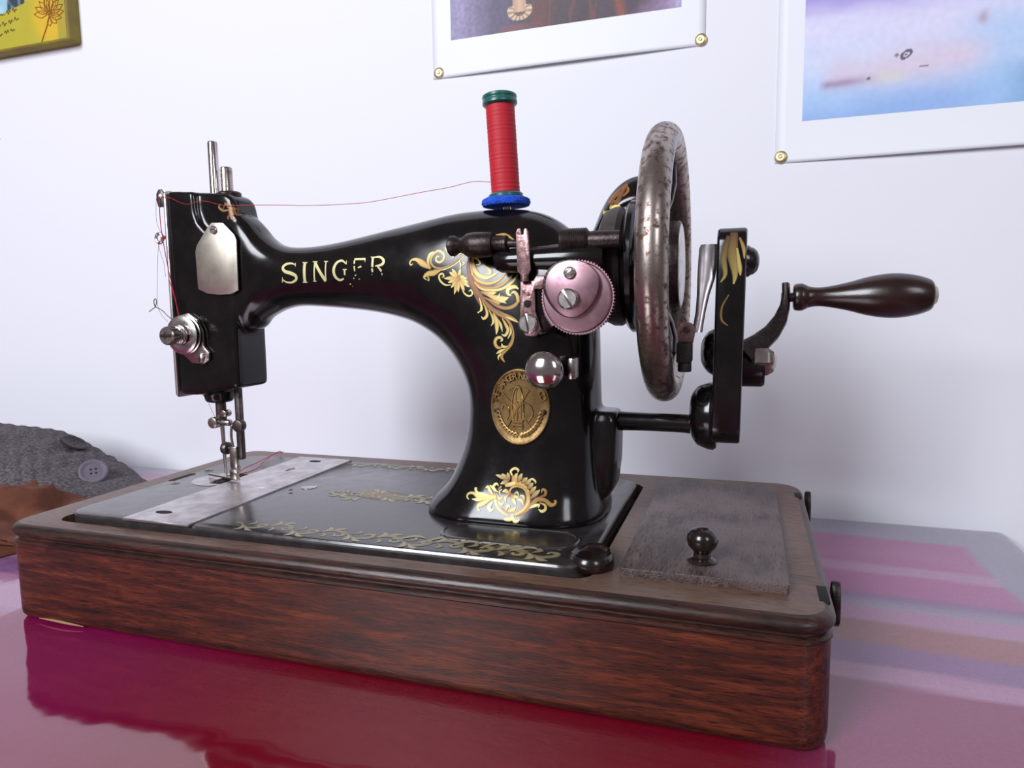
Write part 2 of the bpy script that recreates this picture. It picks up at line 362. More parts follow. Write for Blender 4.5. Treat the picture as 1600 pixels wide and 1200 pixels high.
cl = link_mesh('tablecloth', grid_mesh('tablecloth', P, C), 'cloth', None, 60, label='glossy crimson tablecloth with pink and lilac stripes under clear plastic', cat='tablecloth')

# ------------------------------------------------------------------ wooden base
H = 5.6
wb = empty('wooden_base', (22, 10.75, 0), 'reddish oak sewing machine base box with moulded top edge and lidded compartment', 'base')
W_, D_ = 44.0, 21.5
def rr3(off, z, r=1.5, k=6): return [(x, y, z) for x, y in rrect(off, W_-off, off, D_-off, max(0.3, r-off), k)]
obj('box_wall', rings_mesh([rr3(0.35, 0.0, 1.3), rr3(0.12, 0.25, 1.4), rr3(0.05, 0.6), rr3(0.05, 4.45)], True, True), 'oak', wb)
prof = [(0.3, 4.42), (0.04, 4.45), (-0.02, 4.52), (-0.02, 4.62), (0.08, 4.72), (0.22, 4.76), (0.24, 4.84), (0.1, 4.9), (-0.04, 5.0), (-0.1, 5.14), (-0.08, 5.3), (0.02, 5.44), (0.16, 5.54), (0.32, 5.59)]
obj('edge_moulding', rings_mesh([rr3(a, z) for a, z in prof], True, False), 'oak_mould', wb)
hole = [(x, y) for x, y in rrect(2.45, 34.25, 1.35, 18.55, 1.0, 6)]
obj('top_board', rings_mesh([rr3(0.32, 5.59)]+[rr3(0.42, H)]+[[(x, y, H) for x, y in hole]]+[[(x, y, 4.6) for x, y in hole]], False, True), 'oak_top', wb, 20)
# split left on the lower front edge
tube_b = BM(); tube(tube_b, [(2.2, 0.18, 0.12), (3.4, 0.12, 0.16), (4.6, 0.10, 0.14), (5.6, 0.15, 0.08)], lambda t: 0.055*math.sin(math.pi*min(.98, max(.02, t)))+0.02, 6, 4)
obj('splinter', tube_b, 'cream', wb, label='pale bare wood where the lower edge has split')
# lid of the compartment
lid = obj('compartment_lid', prism(rrect(35.35, 42.4, 2.2, 18.95, 0.12, 3), (0, 0, 5.45), (1, 0, 0), (0, 1, 0), (0, 0, 1), 0.55, 0.1, 3), 'lid', wb, label='darker scuffed lid over the compartment')
kb = BM(); lathe(kb, [(0, 6.0), (0.62, 6.0), (0.66, 6.06), (0.6, 6.14), (0.4, 6.25), (0.36, 6.42), (0.46, 6.55), (0.63, 6.75), (0.7, 7.0), (0.66, 7.25), (0.5, 7.46), (0.28, 7.57), (0, 7.6)], (38.8, 4.0, 0), (0, 0, 1), 32)
obj('knob', kb, 'knobwood', lid, label='round black turned knob')
# hooks and slots at the right end
for hy in (5.7, 21.6):
    hb = prism([(-.5, 3.3), (-.2, 3.0), (.2, 3.0), (.5, 3.3), (.55, 4.0), (.45, 4.6), (.2, 5.0), (0, 5.1), (-.2, 5.0), (-.45, 4.6), (-.55, 4.0)], (44.35, hy, 0), (0, 1, 0), (0, 0, 1), (1, 0, 0), 0.4, 0.12, 2)
    join(hb, box(43.6, 44.5, hy-.3 if hy < 10 else hy-1.2, hy+.3 if hy < 10 else hy-.4, 3.2, 3.9, .05)); obj('hook', hb, 'gunmetal', wb)
for y0_, y1_ in ((1.9, 3.55), (17.9, 19.0)):
    obj('slot_plate', box(43.52, 43.92, y0_, y1_, 5.2, 5.61, 0.01), 'dark', wb)
# small black turn catch by the machine's front right corner
cb = BM(); lathe(cb, [(0, 5.6), (1.0, 5.6), (1.05, 5.7), (1.02, 6.1), (0.9, 6.25), (0.8, 6.2), (0.72, 6.08), (0.3, 6.12), (0, 6.14)], (0, 0, 0), (0, 0, 1), 28)
for v in cb.verts: v.co = Vector((33.9+v.co.x*(0.95 if v.co.y > 0 else 1.02), 3.1+v.co.y*(1.5 if v.co.y > 0 else 1.1), v.co.z))
obj('catch', cb, 'knobwood', wb, label='small black scooped catch at the bed corner')

# ------------------------------------------------------------------ sewing machine
YC = 10.4
sm = empty('sewing_machine', (18, YC, 5.9), 'black hand-crank sewing machine with gold scrollwork, bolted into the wooden base', 'sewing machine')
SEC = [((22.95, 5.98), (33.35, 5.98), 4.2, 3.0), ((23.0, 6.3), (33.35, 6.3), 4.17, 3.0), ((23.35, 6.75), (33.25, 6.75), 3.98, 3.0), ((24.3, 7.8), (33.05, 7.7), 3.6, 2.9), ((25.05, 9.7), (32.95, 9.7), 3.25, 2.6),
       ((25.32, 11.6), (32.85, 11.9), 3.1, 2.5), ((25.2, 13.1), (32.8, 14.1), 3.08, 2.4), ((24.5, 14.6), (32.75, 16.4), 3.05, 2.4), ((23.4, 15.75), (32.5, 18.9), 2.95, 2.35),
       ((22.0, 16.6), (31.7, 21.2), 2.8, 2.3), ((20.6, 17.05), (29.4, 22.75), 2.55, 2.2), ((19.2, 17.33), (25.5, 22.97), 2.35, 2.15), ((17.6, 17.53), (21.5, 22.4), 2.1, 2.1),
       ((15.6, 17.7), (16.8, 21.62), 1.85, 2.1), ((13.9, 17.78), (14.2, 21.42), 1.68, 2.2), ((12.7, 17.62), (12.6, 21.62), 1.6, 2.3), ((11.75, 17.3), (11.5, 22.25), 1.55, 2.6), ((11.0, 16.9), (10.7, 23.1), 1.5, 3.0), ((10.3, 16.3), (10.0, 23.6), 1.45, 3.6), ((8.8, 16.0), (8.8, 23.7), 1.4, 4)]
def body_loft():
    S = catmull([np.array([a[0], a[1], b[0], b[1], h, e]) for a, b, h, e in SEC], 7); rings = []
    for s in S:
        c = (s[:2]+s[2:4])/2; d = (s[2:4]-s[:2])/2; ring = []
        for k in range(64):
            t = 2*math.pi*k/64; ct, st = math.cos(t), math.sin(t)
            u = math.copysign(abs(ct)**(2/s[5]), ct); v = math.copysign(abs(st)**(2/s[5]), st)
            ring.append((c[0]+d[0]*u, YC+s[4]*v, c[1]+d[1]*u))
        rings.append(ring)
    bm = rings_mesh(rings); bmesh.ops.recalc_face_normals(bm, faces=bm.faces); return bm
def rprism_y(poly, y0, y1, bev, seg=3): return prism(poly, (0, y0, 0), (1, 0, 0), (0, 0, 1), (0, 1, 0), y1-y0, bev, seg)
body = body_loft()
head = [rprism_y([(4.95, 12.05), (6.2, 12.05), (9.75, 12.6), (9.8, 20), (9.8, 21.6), (9.4, 21.4), (7.3, 21.6), (4.95, 22)], 8.92, 11.95, 0.5),       # lower block
        rprism_y([(4.95, 21), (9.2, 21), (8.6, 22.2), (7.9, 22.6), (7.4, 23.1), (7.15, 23.8), (7.1, 25.1), (4.95, 25.25)], 8.92, 11.95, 0.2),                                       # left flange up to the top
        rprism_y([(5.2, 20), (10.6, 21), (10.6, 22.6), (10.05, 23.5), (9.85, 24.5), (9.3, 24.95), (5.2, 25.25)], 9.25, 11.6, 0.55)]             # neck that carries the bars
nb = BM(); lathe(nb, [(0, 11.45), (0.8, 11.45), (0.95, 11.6), (1.0, 12.6), (0, 12.6)], (6.9, YC, 0), (0, 0, 1), 24); head.append(nb)
# web that runs from the pillar foot to the hand crank bracket
web = rings_mesh([[(32.4+dx, YC+dy, z) for dx, dy in rrect(0, wx, -hy_, hy_, 0.55, 4)] for z, wx, hy_ in ((6.8, .7, 1.0), (7.1, 1.1, 1.2), (7.7, 1.4, 1.3), (9, 1.55, 1.35), (10.2, 1.6, 1.3), (11.4, 1.6, 1.2), (11.85, 1.5, 1.0))]); head.append(web)
for h in head: bmesh.ops.recalc_face_normals(h, faces=h.faces); join(body, h)
# fuse the castings and soften their meeting lines
for v in body.verts: v.co *= CM
tm = bpy.data.meshes.new('arm_casting'); body.to_mesh(tm); body.free()
to = bpy.data.objects.new('tmp_casting', tm); COL.objects.link(to)
rm = to.modifiers.new('r', 'REMESH'); rm.mode = 'VOXEL'; rm.voxel_size = 0.00095
sx_ = to.modifiers.new('s', 'SMOOTH'); sx_.factor = 0.5; sx_.iterations = 18
dg = bpy.context.evaluated_depsgraph_get(); bmesh_me = bpy.data.meshes.new_from_object(to.evaluated_get(dg))
bpy.data.objects.remove(to)
co = np.empty(len(bmesh_me.vertices)*3, np.float32); bmesh_me.vertices.foreach_get('co', co); bmesh_me.vertices.foreach_set('co', co/CM)
VB = [tuple(v) for v in (co/CM).reshape(-1, 3)]; FB = [tuple(p.vertices) for p in bmesh_me.polygons]
BVH = BVHTree.FromPolygons(VB, FB)
arm = link_mesh('arm_casting', bmesh_me, 'black', sm, 80)

def onto(x, z, off=0.0):
    """point on the front of the casting at x, z"""
    h = BVH.ray_cast(Vector((x, -5, z)), Vector((0, 1, 0)))
    if h[0] is None:
        h = BVH.find_nearest(Vector((x, 8.5, z)))
    return h[0]+h[1]*off
# bed
bed = rings_mesh([[(x, y, z) for x, y in rrect(2.8+o, 33.9-o, 1.75+o, 18.2-o, 1.3-o*.5, 8)] for o, z in ((0.25, 5.0), (0.1, 5.05), (0, 5.2), (0, 5.85), (0.06, 5.95), (0.2, 6.0))])
bedo = obj('bed', bed, 'bed_black', sm, 30)
def plate_part(name, poly, z0, z1, mt, parent, bev=0.02, **k): return obj(name, prism(poly, (0, 0, z0), (1, 0, 0), (0, 1, 0), (0, 0, 1), z1-z0, bev, 1), mt, parent, **k)
sp = plate_part('slide_plate', [(7.45, 1.55), (12.05, 1.55), (12.05, 9.3), (7.45, 9.3)], 5.96, 6.09, 'plate', sm)
plate_part('finger_hole', [(8.9+0.55*math.cos(a), 3.1+.28*math.sin(a)) for a in np.linspace(0, 6.1, 14)], 6.085, 6.1, 'dark', sp, 0)
sp2 = plate_part('slide_plate', [(7.45, 9.36), (12.05, 9.36), (12.05, 18.2), (7.45, 18.2)], 5.96, 6.085, 'plate', sm)
plate_part('finger_hole', [(9.6+0.5*math.cos(a), 17.0+.28*math.sin(a)) for a in np.linspace(0, 6.1, 14)], 6.08, 6.095, 'dark', sp2, 0)
plate_part('rust_spot', [(9.4+.22*math.cos(a)*(1+.3*math.sin(3*a)), 14.2+.5*math.sin(a)) for a in np.linspace(0, 6.0, 12)], 6.08, 6.1, 'rusty', sp2, 0, label='brown rust spot')
ndl = plate_part('needle_plate', circ(6.2, 10.6, 1.72, 40), 5.96, 6.03, 'plate', sm, 0.03)
plate_part('feed_slot', rrect(6.35, 7.3, 9.5, 12.3, 0.1, 2), 6.02, 6.04, 'dark', ndl, 0)
fb = BM()
for k in range(12):
    for dx in (6.45, 6.75, 7.0):
        join(fb, prism([(0, 0), (.16, 0), (.16, .1)], (dx, 9.7+k*.2, 6.035), (0, 1, 0), (0, 0, 1), (1, 0, 0), .16, 0))
obj('feed_dog', fb, 'steel', ndl, False)
screw('plate_screw', (5.3, 10.7, 6.0), (0, 0, 1), 0.22, 0.05, ndl, 0.6, 'plate', 0)
hp = BM(); lathe(hp, [(0, 6.0), (.5, 6.0), (.5, 6.03), (.42, 6.04), (.4, 6.02), (0, 6.02)], (13.55, 10.5, 0), (0, 0, 1), 28); obj('bright_washer', hp, 'plate', sm)
for hx, hy in ((12.8, 9.6), (13.3, 8.9)):
    hh = BM(); rcyl(hh, (hx, hy, 5.995), (0, 0, 1), .13, .012, .003, 16); obj('oil_hole', hh, 'dark', sm)
for hx, hy in ((4.0, 9.0), (3.4, 12.8)):
    screw('bed_screw', (hx, hy, 5.97), (0, 0, 1), 0.3, 0.05, sm, 0.4, 'bed_black', 0)
plate_part('bed_slot', rrect(2.95, 3.4, 9.4, 11.6, 0.1, 2), 5.995, 6.006, 'dark', sm, 0)
# oblong cover in front of the pillar
ob = rings_mesh([[(x, y, z) for x, y in rrect(25.6+o, 32.9-o, 3.6+o, 6.2-o, 1.2-o*.6, 8)] for o, z in ((0, 5.97), (0, 6.05), (.05, 6.09), (.16, 6.1), (.2, 6.05))])
obj('oblong_cover', ob, 'bed_black', sm, 30)

# ---- head fittings
fp = prism([(8.82, 12.1), (9.0, 11.9), (11.8, 11.9), (12.0, 12.2), (12.0, 25.1), (11.6, 25.3), (9.2, 25.3), (8.86, 25.1)], (4.72, 0, 0), (0, 1, 0), (0, 0, 1), (1, 0, 0), 0.2, 0.05, 2)
face = obj('face_plate', fp, 'plate', sm)
hk = prism([(-.2, -.75), (.22, -.75), (.3, -.2), (.28, .15), (.1, .38), (-.12, .36), (-.3, .1), (-.32, -.3)], (4.5, 8.86, 25.0), (1, 0, 0), (0, 0, 1), (0, 1, 0), .14, .04)
hook_o = obj('thread_hook', hk, 'steel', face)
hh = BM(); rcyl(hh, (4.55, 8.85, 24.95), (0, -1, 0), .13, .012, .002, 16); obj('hook_eye', hh, 'paper', hook_o)
eye = BM(); N_ = 22
R0 = []
for i in range(N_+1):
    a = 2*math.pi*i/N_; R0.append((4.1+.27*math.cos(a), 9.0, 22.3+.3*math.sin(a)))
tube(eye, R0, .1, 8, 1, False); tube(eye, [(4.35, 9.0, 22.3), (4.6, 9.0, 22.35), (4.85, 9.0, 22.35)], .12, 8, 2)
obj('thread_eye', eye, 'nickel', face)
spw = BM(); tube(spw, [(3.1, 8.7, 17.55), (3.35, 8.7, 17.7), (3.62, 8.7, 17.85), (3.78, 8.7, 18.15), (3.68, 8.75, 18.4), (3.52, 8.75, 18.25), (3.6, 8.75, 17.9), (3.85, 8.75, 17.78), (4.2, 8.75, 17.6), (4.6, 8.75, 17.25), (5.0, 8.75, 17.0)], .028, 6, 6)
obj('check_spring', spw, 'steel', sm)
# access plate with a pointed top
ap = obj('access_plate', prism([(7.2, 18.95), (7.9, 18.66), (8.85, 18.55), (9.75, 18.6), (10.3, 18.82), (10.36, 21.9), (10.2, 22.25), (9.4, 23.0), (8.55, 23.05), (8.2, 22.75), (7.3, 21.7), (7.16, 21.3)], (0, 8.72, 0), (1, 0, 0), (0, 0, 1), (0, 1, 0), .12, .025), 'access', sm)
screw('plate_screw', (8.72, 8.74, 22.6), (0, -1, 0), .25, .16, ap, 0.2, 'nickel')
# top bars
bb = BM(); lathe(bb, [(0, 24.2), (.32, 24.2), (.32, 28.3), (.28, 28.38), (.2, 28.4), (0, 28.38)], (7.55, YC, 0), (0, 0, 1), 24); obj('needle_bar', bb, 'chrome', sm)
bb = BM(); lathe(bb, [(0, 24.2), (.38, 24.2), (.38, 26.62), (.33, 26.7), (.2, 26.7), (.18, 26.6), (0, 26.6)], (8.5, YC, 0), (0, 0, 1), 24); obj('presser_bar', bb, 'old_nickel', sm)
bb = BM(); lathe(bb, [(0, 24.4), (.74, 24.4), (.78, 24.75), (.76, 25.05), (.66, 25.15), (.45, 25.17), (0, 25.17)], (8.62, YC, 0), (0, 0, 1), 28, rough=lambda i, h: .02*(i % 2)); obj('pressure_screw', bb, 'gunmetal', sm)
# lower bars, clamp, needle and presser foot
bb = BM(); rcyl(bb, (6.95, YC, 9.9), (0, 0, 1), .34, 2.5, .05, 24); nbar = obj('needle_bar', bb, 'steel', sm)
bb = BM(); rcyl(bb, (6.7, 9.75, 10.1), (0, 1, 0), .38, .95, .06, 20); rcyl(bb, (7.0, 10.3, 10.08), (1, 0, 0), .22, .75, .04, 16); rcyl(bb, (7.6, YC, 10.75), (0, -1, 0), .24, .6, .05, 16)
obj('needle_clamp', bb, 'old_nickel', nbar)
bb = BM(); tube(bb, [(6.95, 10.45, 10.0), (6.97, 10.45, 9.0), (7.0, 10.45, 6.6), (7.01, 10.45, 6.12)], lambda t: .11*(1-t)**.5+.03, 10, 4); obj('needle', bb, 'nickel', nbar)
pb = obj('presser_foot_bar', box(8.22, 8.62, 10.2, 10.62, 7.6, 12.5, .06), 'steel', sm)
bb = BM(); rcyl(bb, (8.62, 10.35, 9.95), (0, -1, 0), .42, .5, .08, 24); obj('thumb_screw', bb, 'steel', pb)
bb = BM(); tube(bb, [(8.0, 10.1, 9.9), (7.92, 10.1, 9.2), (8.05, 10.1, 8.3), (8.15, 10.1, 8.0)], .09, 8, 4); obj('thread_guide', bb, 'old_nickel', pb)
ft = box(7.75, 8.3, 10.0, 10.3, 7.05, 8.5, .05)
join(ft, prism([(0, 0), (.35, -.1), (.42, .1), (.1, .45), (-.02, .5)], (7.75, 10.3, 6.72), (0, -1, 0), (0, 0, 1), (1, 0, 0), .6, .03))
join(ft, prism([(-2.3, -.16), (-2.5, 0), (-2.3, .12), (-.3, .14), (.75, .22), (.9, 0), (.75, -.2), (-.2, -.16)], (7.5, 10.3, 6.2), (.96, -.25, 0), (.25, .96, 0), (0, 0, 1), .13, .03))
join(ft, box(7.72, 8.25, 9.95, 10.3, 6.25, 6.95, .05))
obj('presser_foot', ft, 'old_nickel', pb)
bb = BM(); rcyl(bb, (7.6, 10.2, 8.35), (-1, 0, 0), .42, .45, .1, 24); rcyl(bb, (7.85, 10.2, 8.35), (-1, 0, 0), .17, .4, .03, 16); obj('clamp_screw', bb, 'steel', pb)
# tension assembly: plate, discs, spring and slotted nut on one stud
TX, TZ = 6.12, 16.05
tp = obj('tension_plate', prism([(5.1, 15.6), (5.0, 16.6), (5.5, 17.3), (6.3, 17.45), (7.0, 17.0), (7.35, 16.3), (7.4, 15.3), (7.8, 14.9), (7.75, 14.4), (7.3, 14.15), (6.4, 14.2), (5.9, 14.6), (5.5, 14.9)], (0, 8.66, 0), (1, 0, 0), (0, 0, 1), (0, 1, 0), .22, .06), 'old_nickel', sm)
for y0, r in ((8.55, 1.28), (8.3, 1.22)):
    bb = BM(); lathe(bb, [(0, 0), (r*.5, 0), (r*.75, .05), (r*.95, .0), (r, .04), (r, .09), (r*.92, .13), (r*.7, .18), (r*.5, .14), (0, .14)], (TX, y0, TZ), (0, -1, 0), 40); obj('tension_disc', bb, 'nickel', tp)
bb = BM(); sp_pts = [(TX+(.62-.12*i/60)*math.cos(i*.55), 8.1-.55*i/60, TZ+(.62-.12*i/60)*math.sin(i*.55)) for i in range(61)]; tube(bb, sp_pts, .07, 6, 1); obj('tension_spring', bb, 'nickel', tp)
bb = BM(); rcyl(bb, (TX, 8.2, TZ), (0, -1, 0), .42, 1.0, .03, 20); obj('stud', bb, 'steel', tp)
nut = BM(); lathe(nut, [(0, 0), (.5, 0), (.56, .06), (.56, .5), (.5, .57), (.2, .57), (.18, .5), (0, .5)], (TX, 7.5, TZ), (0, -1, 0), 40, rough=lambda i, h: .03*(i % 2))
nt = obj('tension_nut', nut, 'old_nickel', tp)
obj('stud_slot', box(TX-.42, TX+.4, 6.90, 6.94, TZ-.09, TZ+.09, .01), 'dark', nt)
screw('tension_screw', (7.15, 8.68, 14.55), (0, -1, 0), .3, .14, tp, 1.45, 'old_nickel')
bb = BM(); rcyl(bb, (7.25, 8.92, 17.1), (0, -1, 0), .14, .03, .01, 16); obj('oil_hole', bb, 'dark', sm)

# ---- spool pin
bb = BM(); rcyl(bb, (27.55, YC, 22.8), (0, 0, 1), .22, 5.2, .05, 16); obj('spool_pin', bb, 'nickel', sm)

# ---- stitch length knob
kb = BM(); lathe(kb, [(0, 0), (.25, 0), (.9, .05), (.97, .12), (.98, .2), (.96, .3), (.86, .42), (.7, .54), (.5, .63), (.25, .68), (0.0, .7)], (31.05, 5.6, 14.4), (0, -1, 0), 56)
kn = obj('stitch_length_knob', kb, 'chrome', sm, 60, label='round nickel thumb knob')
kb = BM(); rcyl(kb, (31.05, 5.7, 14.4), (0, 1, 0), .72, .8, .06, 32); lathe(kb, [(0, 0), (.45, 0), (.45, 1.6), (0, 1.6)], (31.05, 6.2, 14.4), (0, 1, 0), 24); obj('knob_collar', kb, 'black', kn)
obj('lever_slot', box(31.95, 32.3, 6.6, 7.6, 13.85, 14.95, .1), 'old_nickel', kn)

# ---- bobbin winder
bw = empty('bobbin_winder', (30.5, 6.3, 18), None, None, sm)
cyl = BM(); lathe(cyl, [(0, 28.2), (.45, 28.2), (.6, 28.5), (.62, 29.2), (.68, 30.6), (.74, 31.5), (.74, 33.4), (.6, 33.8), (0, 33.8)], (0, 6.7, 19.9), (1, 0, 0), 32); obj('winder_barrel', cyl, 'black', bw)
cap_ = BM(); lathe(cap_, [(0, 25.65), (.4, 25.65), (.52, 25.75), (.54, 25.95), (.42, 26.15), (.36, 26.3), (.42, 26.45), (.6, 26.7), (.66, 27.1), (.64, 27.9), (.58, 28.12), (.4, 28.14), (.36, 28.2), (.36, 28.65), (.42, 28.7), (.42, 28.85), (.2, 28.9), (.18, 29.6), (0, 29.6)], (0, 6.5, 20.75), (1, 0, 0), 32)
obj('bobbin_spindle', cap_, 'gunmetal', bw, label='turned dark bobbin spindle end')
link = rings_mesh([[(x, 6.6+dy, z+dz) for dy, dz in circ(0, 0, r, 12)] for x, z, r in ((28.1, 20.4, .25), (28.2, 20.0, .42), (28.6, 19.9, .5), (29.0, 19.9, .5))]); obj('winder_link', link, 'black', bw)
knb = BM(); lathe(knb, [(0, 31.65), (.58, 31.65), (.66, 31.72)]+[(.66-.035*(i % 2), 31.8+.055*i) for i in range(22)]+[(.5, 33.05), (.46, 33.1), (.48, 33.4), (.46, 34.6), (0, 34.6)], (0, 6.6, 20.72), (1, 0, 0), 36); obj('threaded_knob', knb, 'gunmetal', bw)
gpl = obj('winder_thread_guide', prism([(29.62, 19.3), (29.85, 19.05), (30.15, 19.05), (30.32, 19.35), (30.2, 21.2), (30.1, 21.4), (29.98, 21.35), (29.95, 21.1), (29.85, 21.1), (29.8, 21.4), (29.66, 21.4), (29.55, 21.2)], (0, 5.75, 0), (1, 0, 0), (0, 0, 1), (0, 1, 0), .12, .03), 'rusty', bw, label='pitted rusty thread guide')
bb = BM(); tube(bb, [(29.95, 5.85, 19.15), (29.98, 5.85, 18.8)], .22, 10, 2); obj('guide_stem', bb, 'rusty', gpl)
wheel_g = BM(); GX, GZ = 32.62, 17.97
NT = 72; gpts = []
for i in range(NT*2): gpts.append((GX+(1.84 if i % 2 else 1.76)*math.cos(math.pi*i/NT), GZ+(1.84 if i % 2 else 1.76)*math.sin(math.pi*i/NT)))
wheel_g = prism(gpts, (0, 5.95, 0), (1, 0, 0), (0, 0, 1), (0, 1, 0), .5, 0)
lathe(wheel_g, [(0, 0), (1.74, 0), (1.68, .08), (1.6, .1), (0, .1)], (GX, 5.95, GZ), (0, -1, 0), 48)
wg = obj('worm_wheel', wheel_g, 'nickel_pink_reflection', bw, 30, label='toothed pinkish nickel worm wheel')
def heart(t):
    r = 1.3+.14*math.cos(t)+.16*math.cos(2*t)*0-.06*math.cos(3*t)
    return (GX-.18+r*math.sin(t)*1.0, GZ+.33+r*math.cos(t)*1.05)
hp_ = [heart(t) for t in np.linspace(0, 2*math.pi, 49)[:-1]]
obj('heart_cam', prism(hp_, (0, 5.5, 0), (1, 0, 0), (0, 0, 1), (0, 1, 0), .3, .05), 'nickel_pink_reflection', wg)
obj('cam_seat', prism([(GX-.12+(x-GX)*1.05, GZ+.0+(z-GZ)*1.03) for x, z in hp_], (0, 5.79, 0), (1, 0, 0), (0, 0, 1), (0, 1, 0), .1, .02), 'gunmetal', wg)
screw('cam_screw', (32.36, 5.52, 19.15), (0, -1, 0), .3, .14, wg, 0.35, 'nickel')
screw('pivot_screw', (32.3, 5.52, 17.9), (0, -1, 0), .52, .3, wg, 2.1, 'nickel')
br = obj('winder_bracket', prism([(29.68, 18.85), (30.35, 18.85), (30.5, 19.08), (30.9, 19.08), (31.12, 18.85), (31.08, 18.55), (30.75, 18.42), (30.42, 18.42), (30.45, 17.3), (30.75, 16.4), (30.45, 16.05), (29.9, 16.1), (29.62, 16.5)], (0, 6.02, 0), (1, 0, 0), (0, 0, 1), (0, 1, 0), .22, .05), 'rusty', bw, label='pitted bracket plate')
bb = BM(); rcyl(bb, (30.05, 6.025, 17.7), (0, -1, 0), .2, .02, .003, 18); obj('bracket_hole', bb, 'dark', br)
screw('bracket_screw', (30.1, 6.04, 16.72), (0, -1, 0), .5, .26, br, 1.75, 'nickel')
bb = BM(); tube(bb, [(30.9, 6.2, 18.4), (30.88, 6.2, 17.6), (31.05, 6.2, 17.0), (31.35, 6.2, 16.6)], .15, 10, 5); obj('follower_arm', bb, 'nickel', bw)
obj('winder_mount', prism([(29.7, 16.1), (30.8, 16.1), (31.5, 16.6), (33, 17), (33, 20.2), (29.9, 20.2)], (0, 6.25, 0), (1, 0, 0), (0, 0, 1), (0, 1, 0), 2.2, .2), 'black', bw)

# ---- handwheel (axis along X)
WX, WZ, WR = 36.42, 19.6, 6.45
hw = empty('handwheel', (WX, YC, WZ), None, None, sm)
rim = BM(); rp = [(WR+.72*math.cos(t)*(1.0 if math.cos(t) > 0 else .8), .76*math.sin(t)) for t in np.linspace(0, 2*math.pi, 25)[:-1]]
a_, u_, v_ = frame((1, 0, 0)); n = 96
rg = [[(WX+h, YC+r*math.cos(2*math.pi*i/n), WZ+r*math.sin(2*math.pi*i/n)) for r, h in rp] for i in range(n)]
rim.free(); rim = BM(); RV = [[rim.verts.new(p) for p in r] for r in rg]
for i in range(n):
    for j in range(24): rim.faces.new((RV[i][j], RV[i][(j+1) % 24], RV[(i+1) % n][(j+1) % 24], RV[(i+1) % n][j]))
obj('rim', rim, 'rim', hw)
hub = BM(); lathe(hub, [(0, -1.9), (2.0, -1.9), (2.3, -1.6), (2.35, -.3), (2.0, .1), (1.6, .3), (1.6, .7), (0, .7)], (WX, YC, WZ), (1, 0, 0), 40); obj('hub', hub, 'black', hw)
for k in range(3):
    a = math.radians(68+120*k); d = Vector((0, math.cos(a), math.sin(a))); tt = Vector((0, -math.sin(a), math.cos(a)))
    sr = []
    for s, wd, th, dx in ((1.8, 1.0, .45, -.5), (2.8, .75, .35, -.35), (3.8, .55, .28, 0.0), (4.8, .6, .28, .15), (5.5, .85, .32, .1), (6.2, 1.1, .4, .05)):
        c = Vector((WX+dx, YC, WZ))+d*s
        sr.append([c+tt*wd*.5*math.cos(t)+Vector((th*.5*math.sin(t), 0, 0)) for t in np.linspace(0, 2*math.pi, 13)[:-1]])
    obj('spoke', rings_mesh(sr), 'black', hw)
pl = BM(); lathe(pl, [(0, 33.0), (1.2, 33.0), (2.5, 33.1), (2.95, 33.3), (3.15, 33.7), (3.15, 34.1), (2.95, 34.35), (2.3, 34.45), (1.4, 34.45), (1.4, 34.75), (0, 34.75)], (0, YC, WZ), (1, 0, 0), 56); obj('belt_pulley', pl, 'rubber', hw)
pl = BM(); lathe(pl, [(0, 34.4), (2.7, 34.4), (3.3, 34.5), (3.5, 34.7), (3.5, 34.95), (3.3, 35.1), (0, 35.1)], (0, YC, WZ), (1, 0, 0), 56); obj('pulley_flange', pl, 'black', hw)
ck = BM(); lathe(ck, [(0, 36.35), (2.2, 36.35), (2.27, 36.45), (2.27, 37.05), (2.2, 37.15), (1.95, 37.17), (1.9, 37.13), (0, 37.15)], (0, YC, WZ), (1, 0, 0), 120, rough=lambda i, h: .025*(i % 2))
ck = obj('clutch_knob', ck, ['gunmetal'], hw)
cf = BM(); lathe(cf, [(0, 37.1), (2.12, 37.1), (2.12, 37.17), (2.05, 37.19), (0, 37.19)], (0, YC, WZ), (1, 0, 0), 60); obj('clutch_face', cf, 'nickel', ck)
# black arched guard behind the pulley
go_ = [(31.6, 21.4), (31.95, 22.1), (32.3, 22.95), (32.75, 23.75), (33.3, 24.35), (33.9, 24.72), (34.5, 24.85), (35.2, 24.8)]; gi_ = [(32.1, 21.3), (32.4, 21.9), (32.75, 22.4), (33.2, 22.75), (33.7, 22.95), (34.2, 23.1), (34.7, 23.1), (35.2, 23.0)]
go_ = catmull(go_, 3); gi_ = catmull(gi_, 3); gr_ = []
for p, q in zip(go_, gi_):
    ring = []
    for t in np.linspace(0, 2*math.pi, 21)[:-1]:
        u = math.cos(t); v_ = math.copysign(abs(math.sin(t))**.7, math.sin(t)); m_ = (p+q)/2; d_ = (p-q)/2
        ring.append((m_[0]+d_[0]*u, 13.0-.55*v_+.5*u, m_[1]+d_[1]*u))
    gr_.append(ring)
gbm = rings_mesh(gr_); bmesh.ops.recalc_face_normals(gbm, faces=gbm.faces); GBVH = BVHTree.FromBMesh(gbm); grd = obj('belt_guard', gbm, 'black', hw)

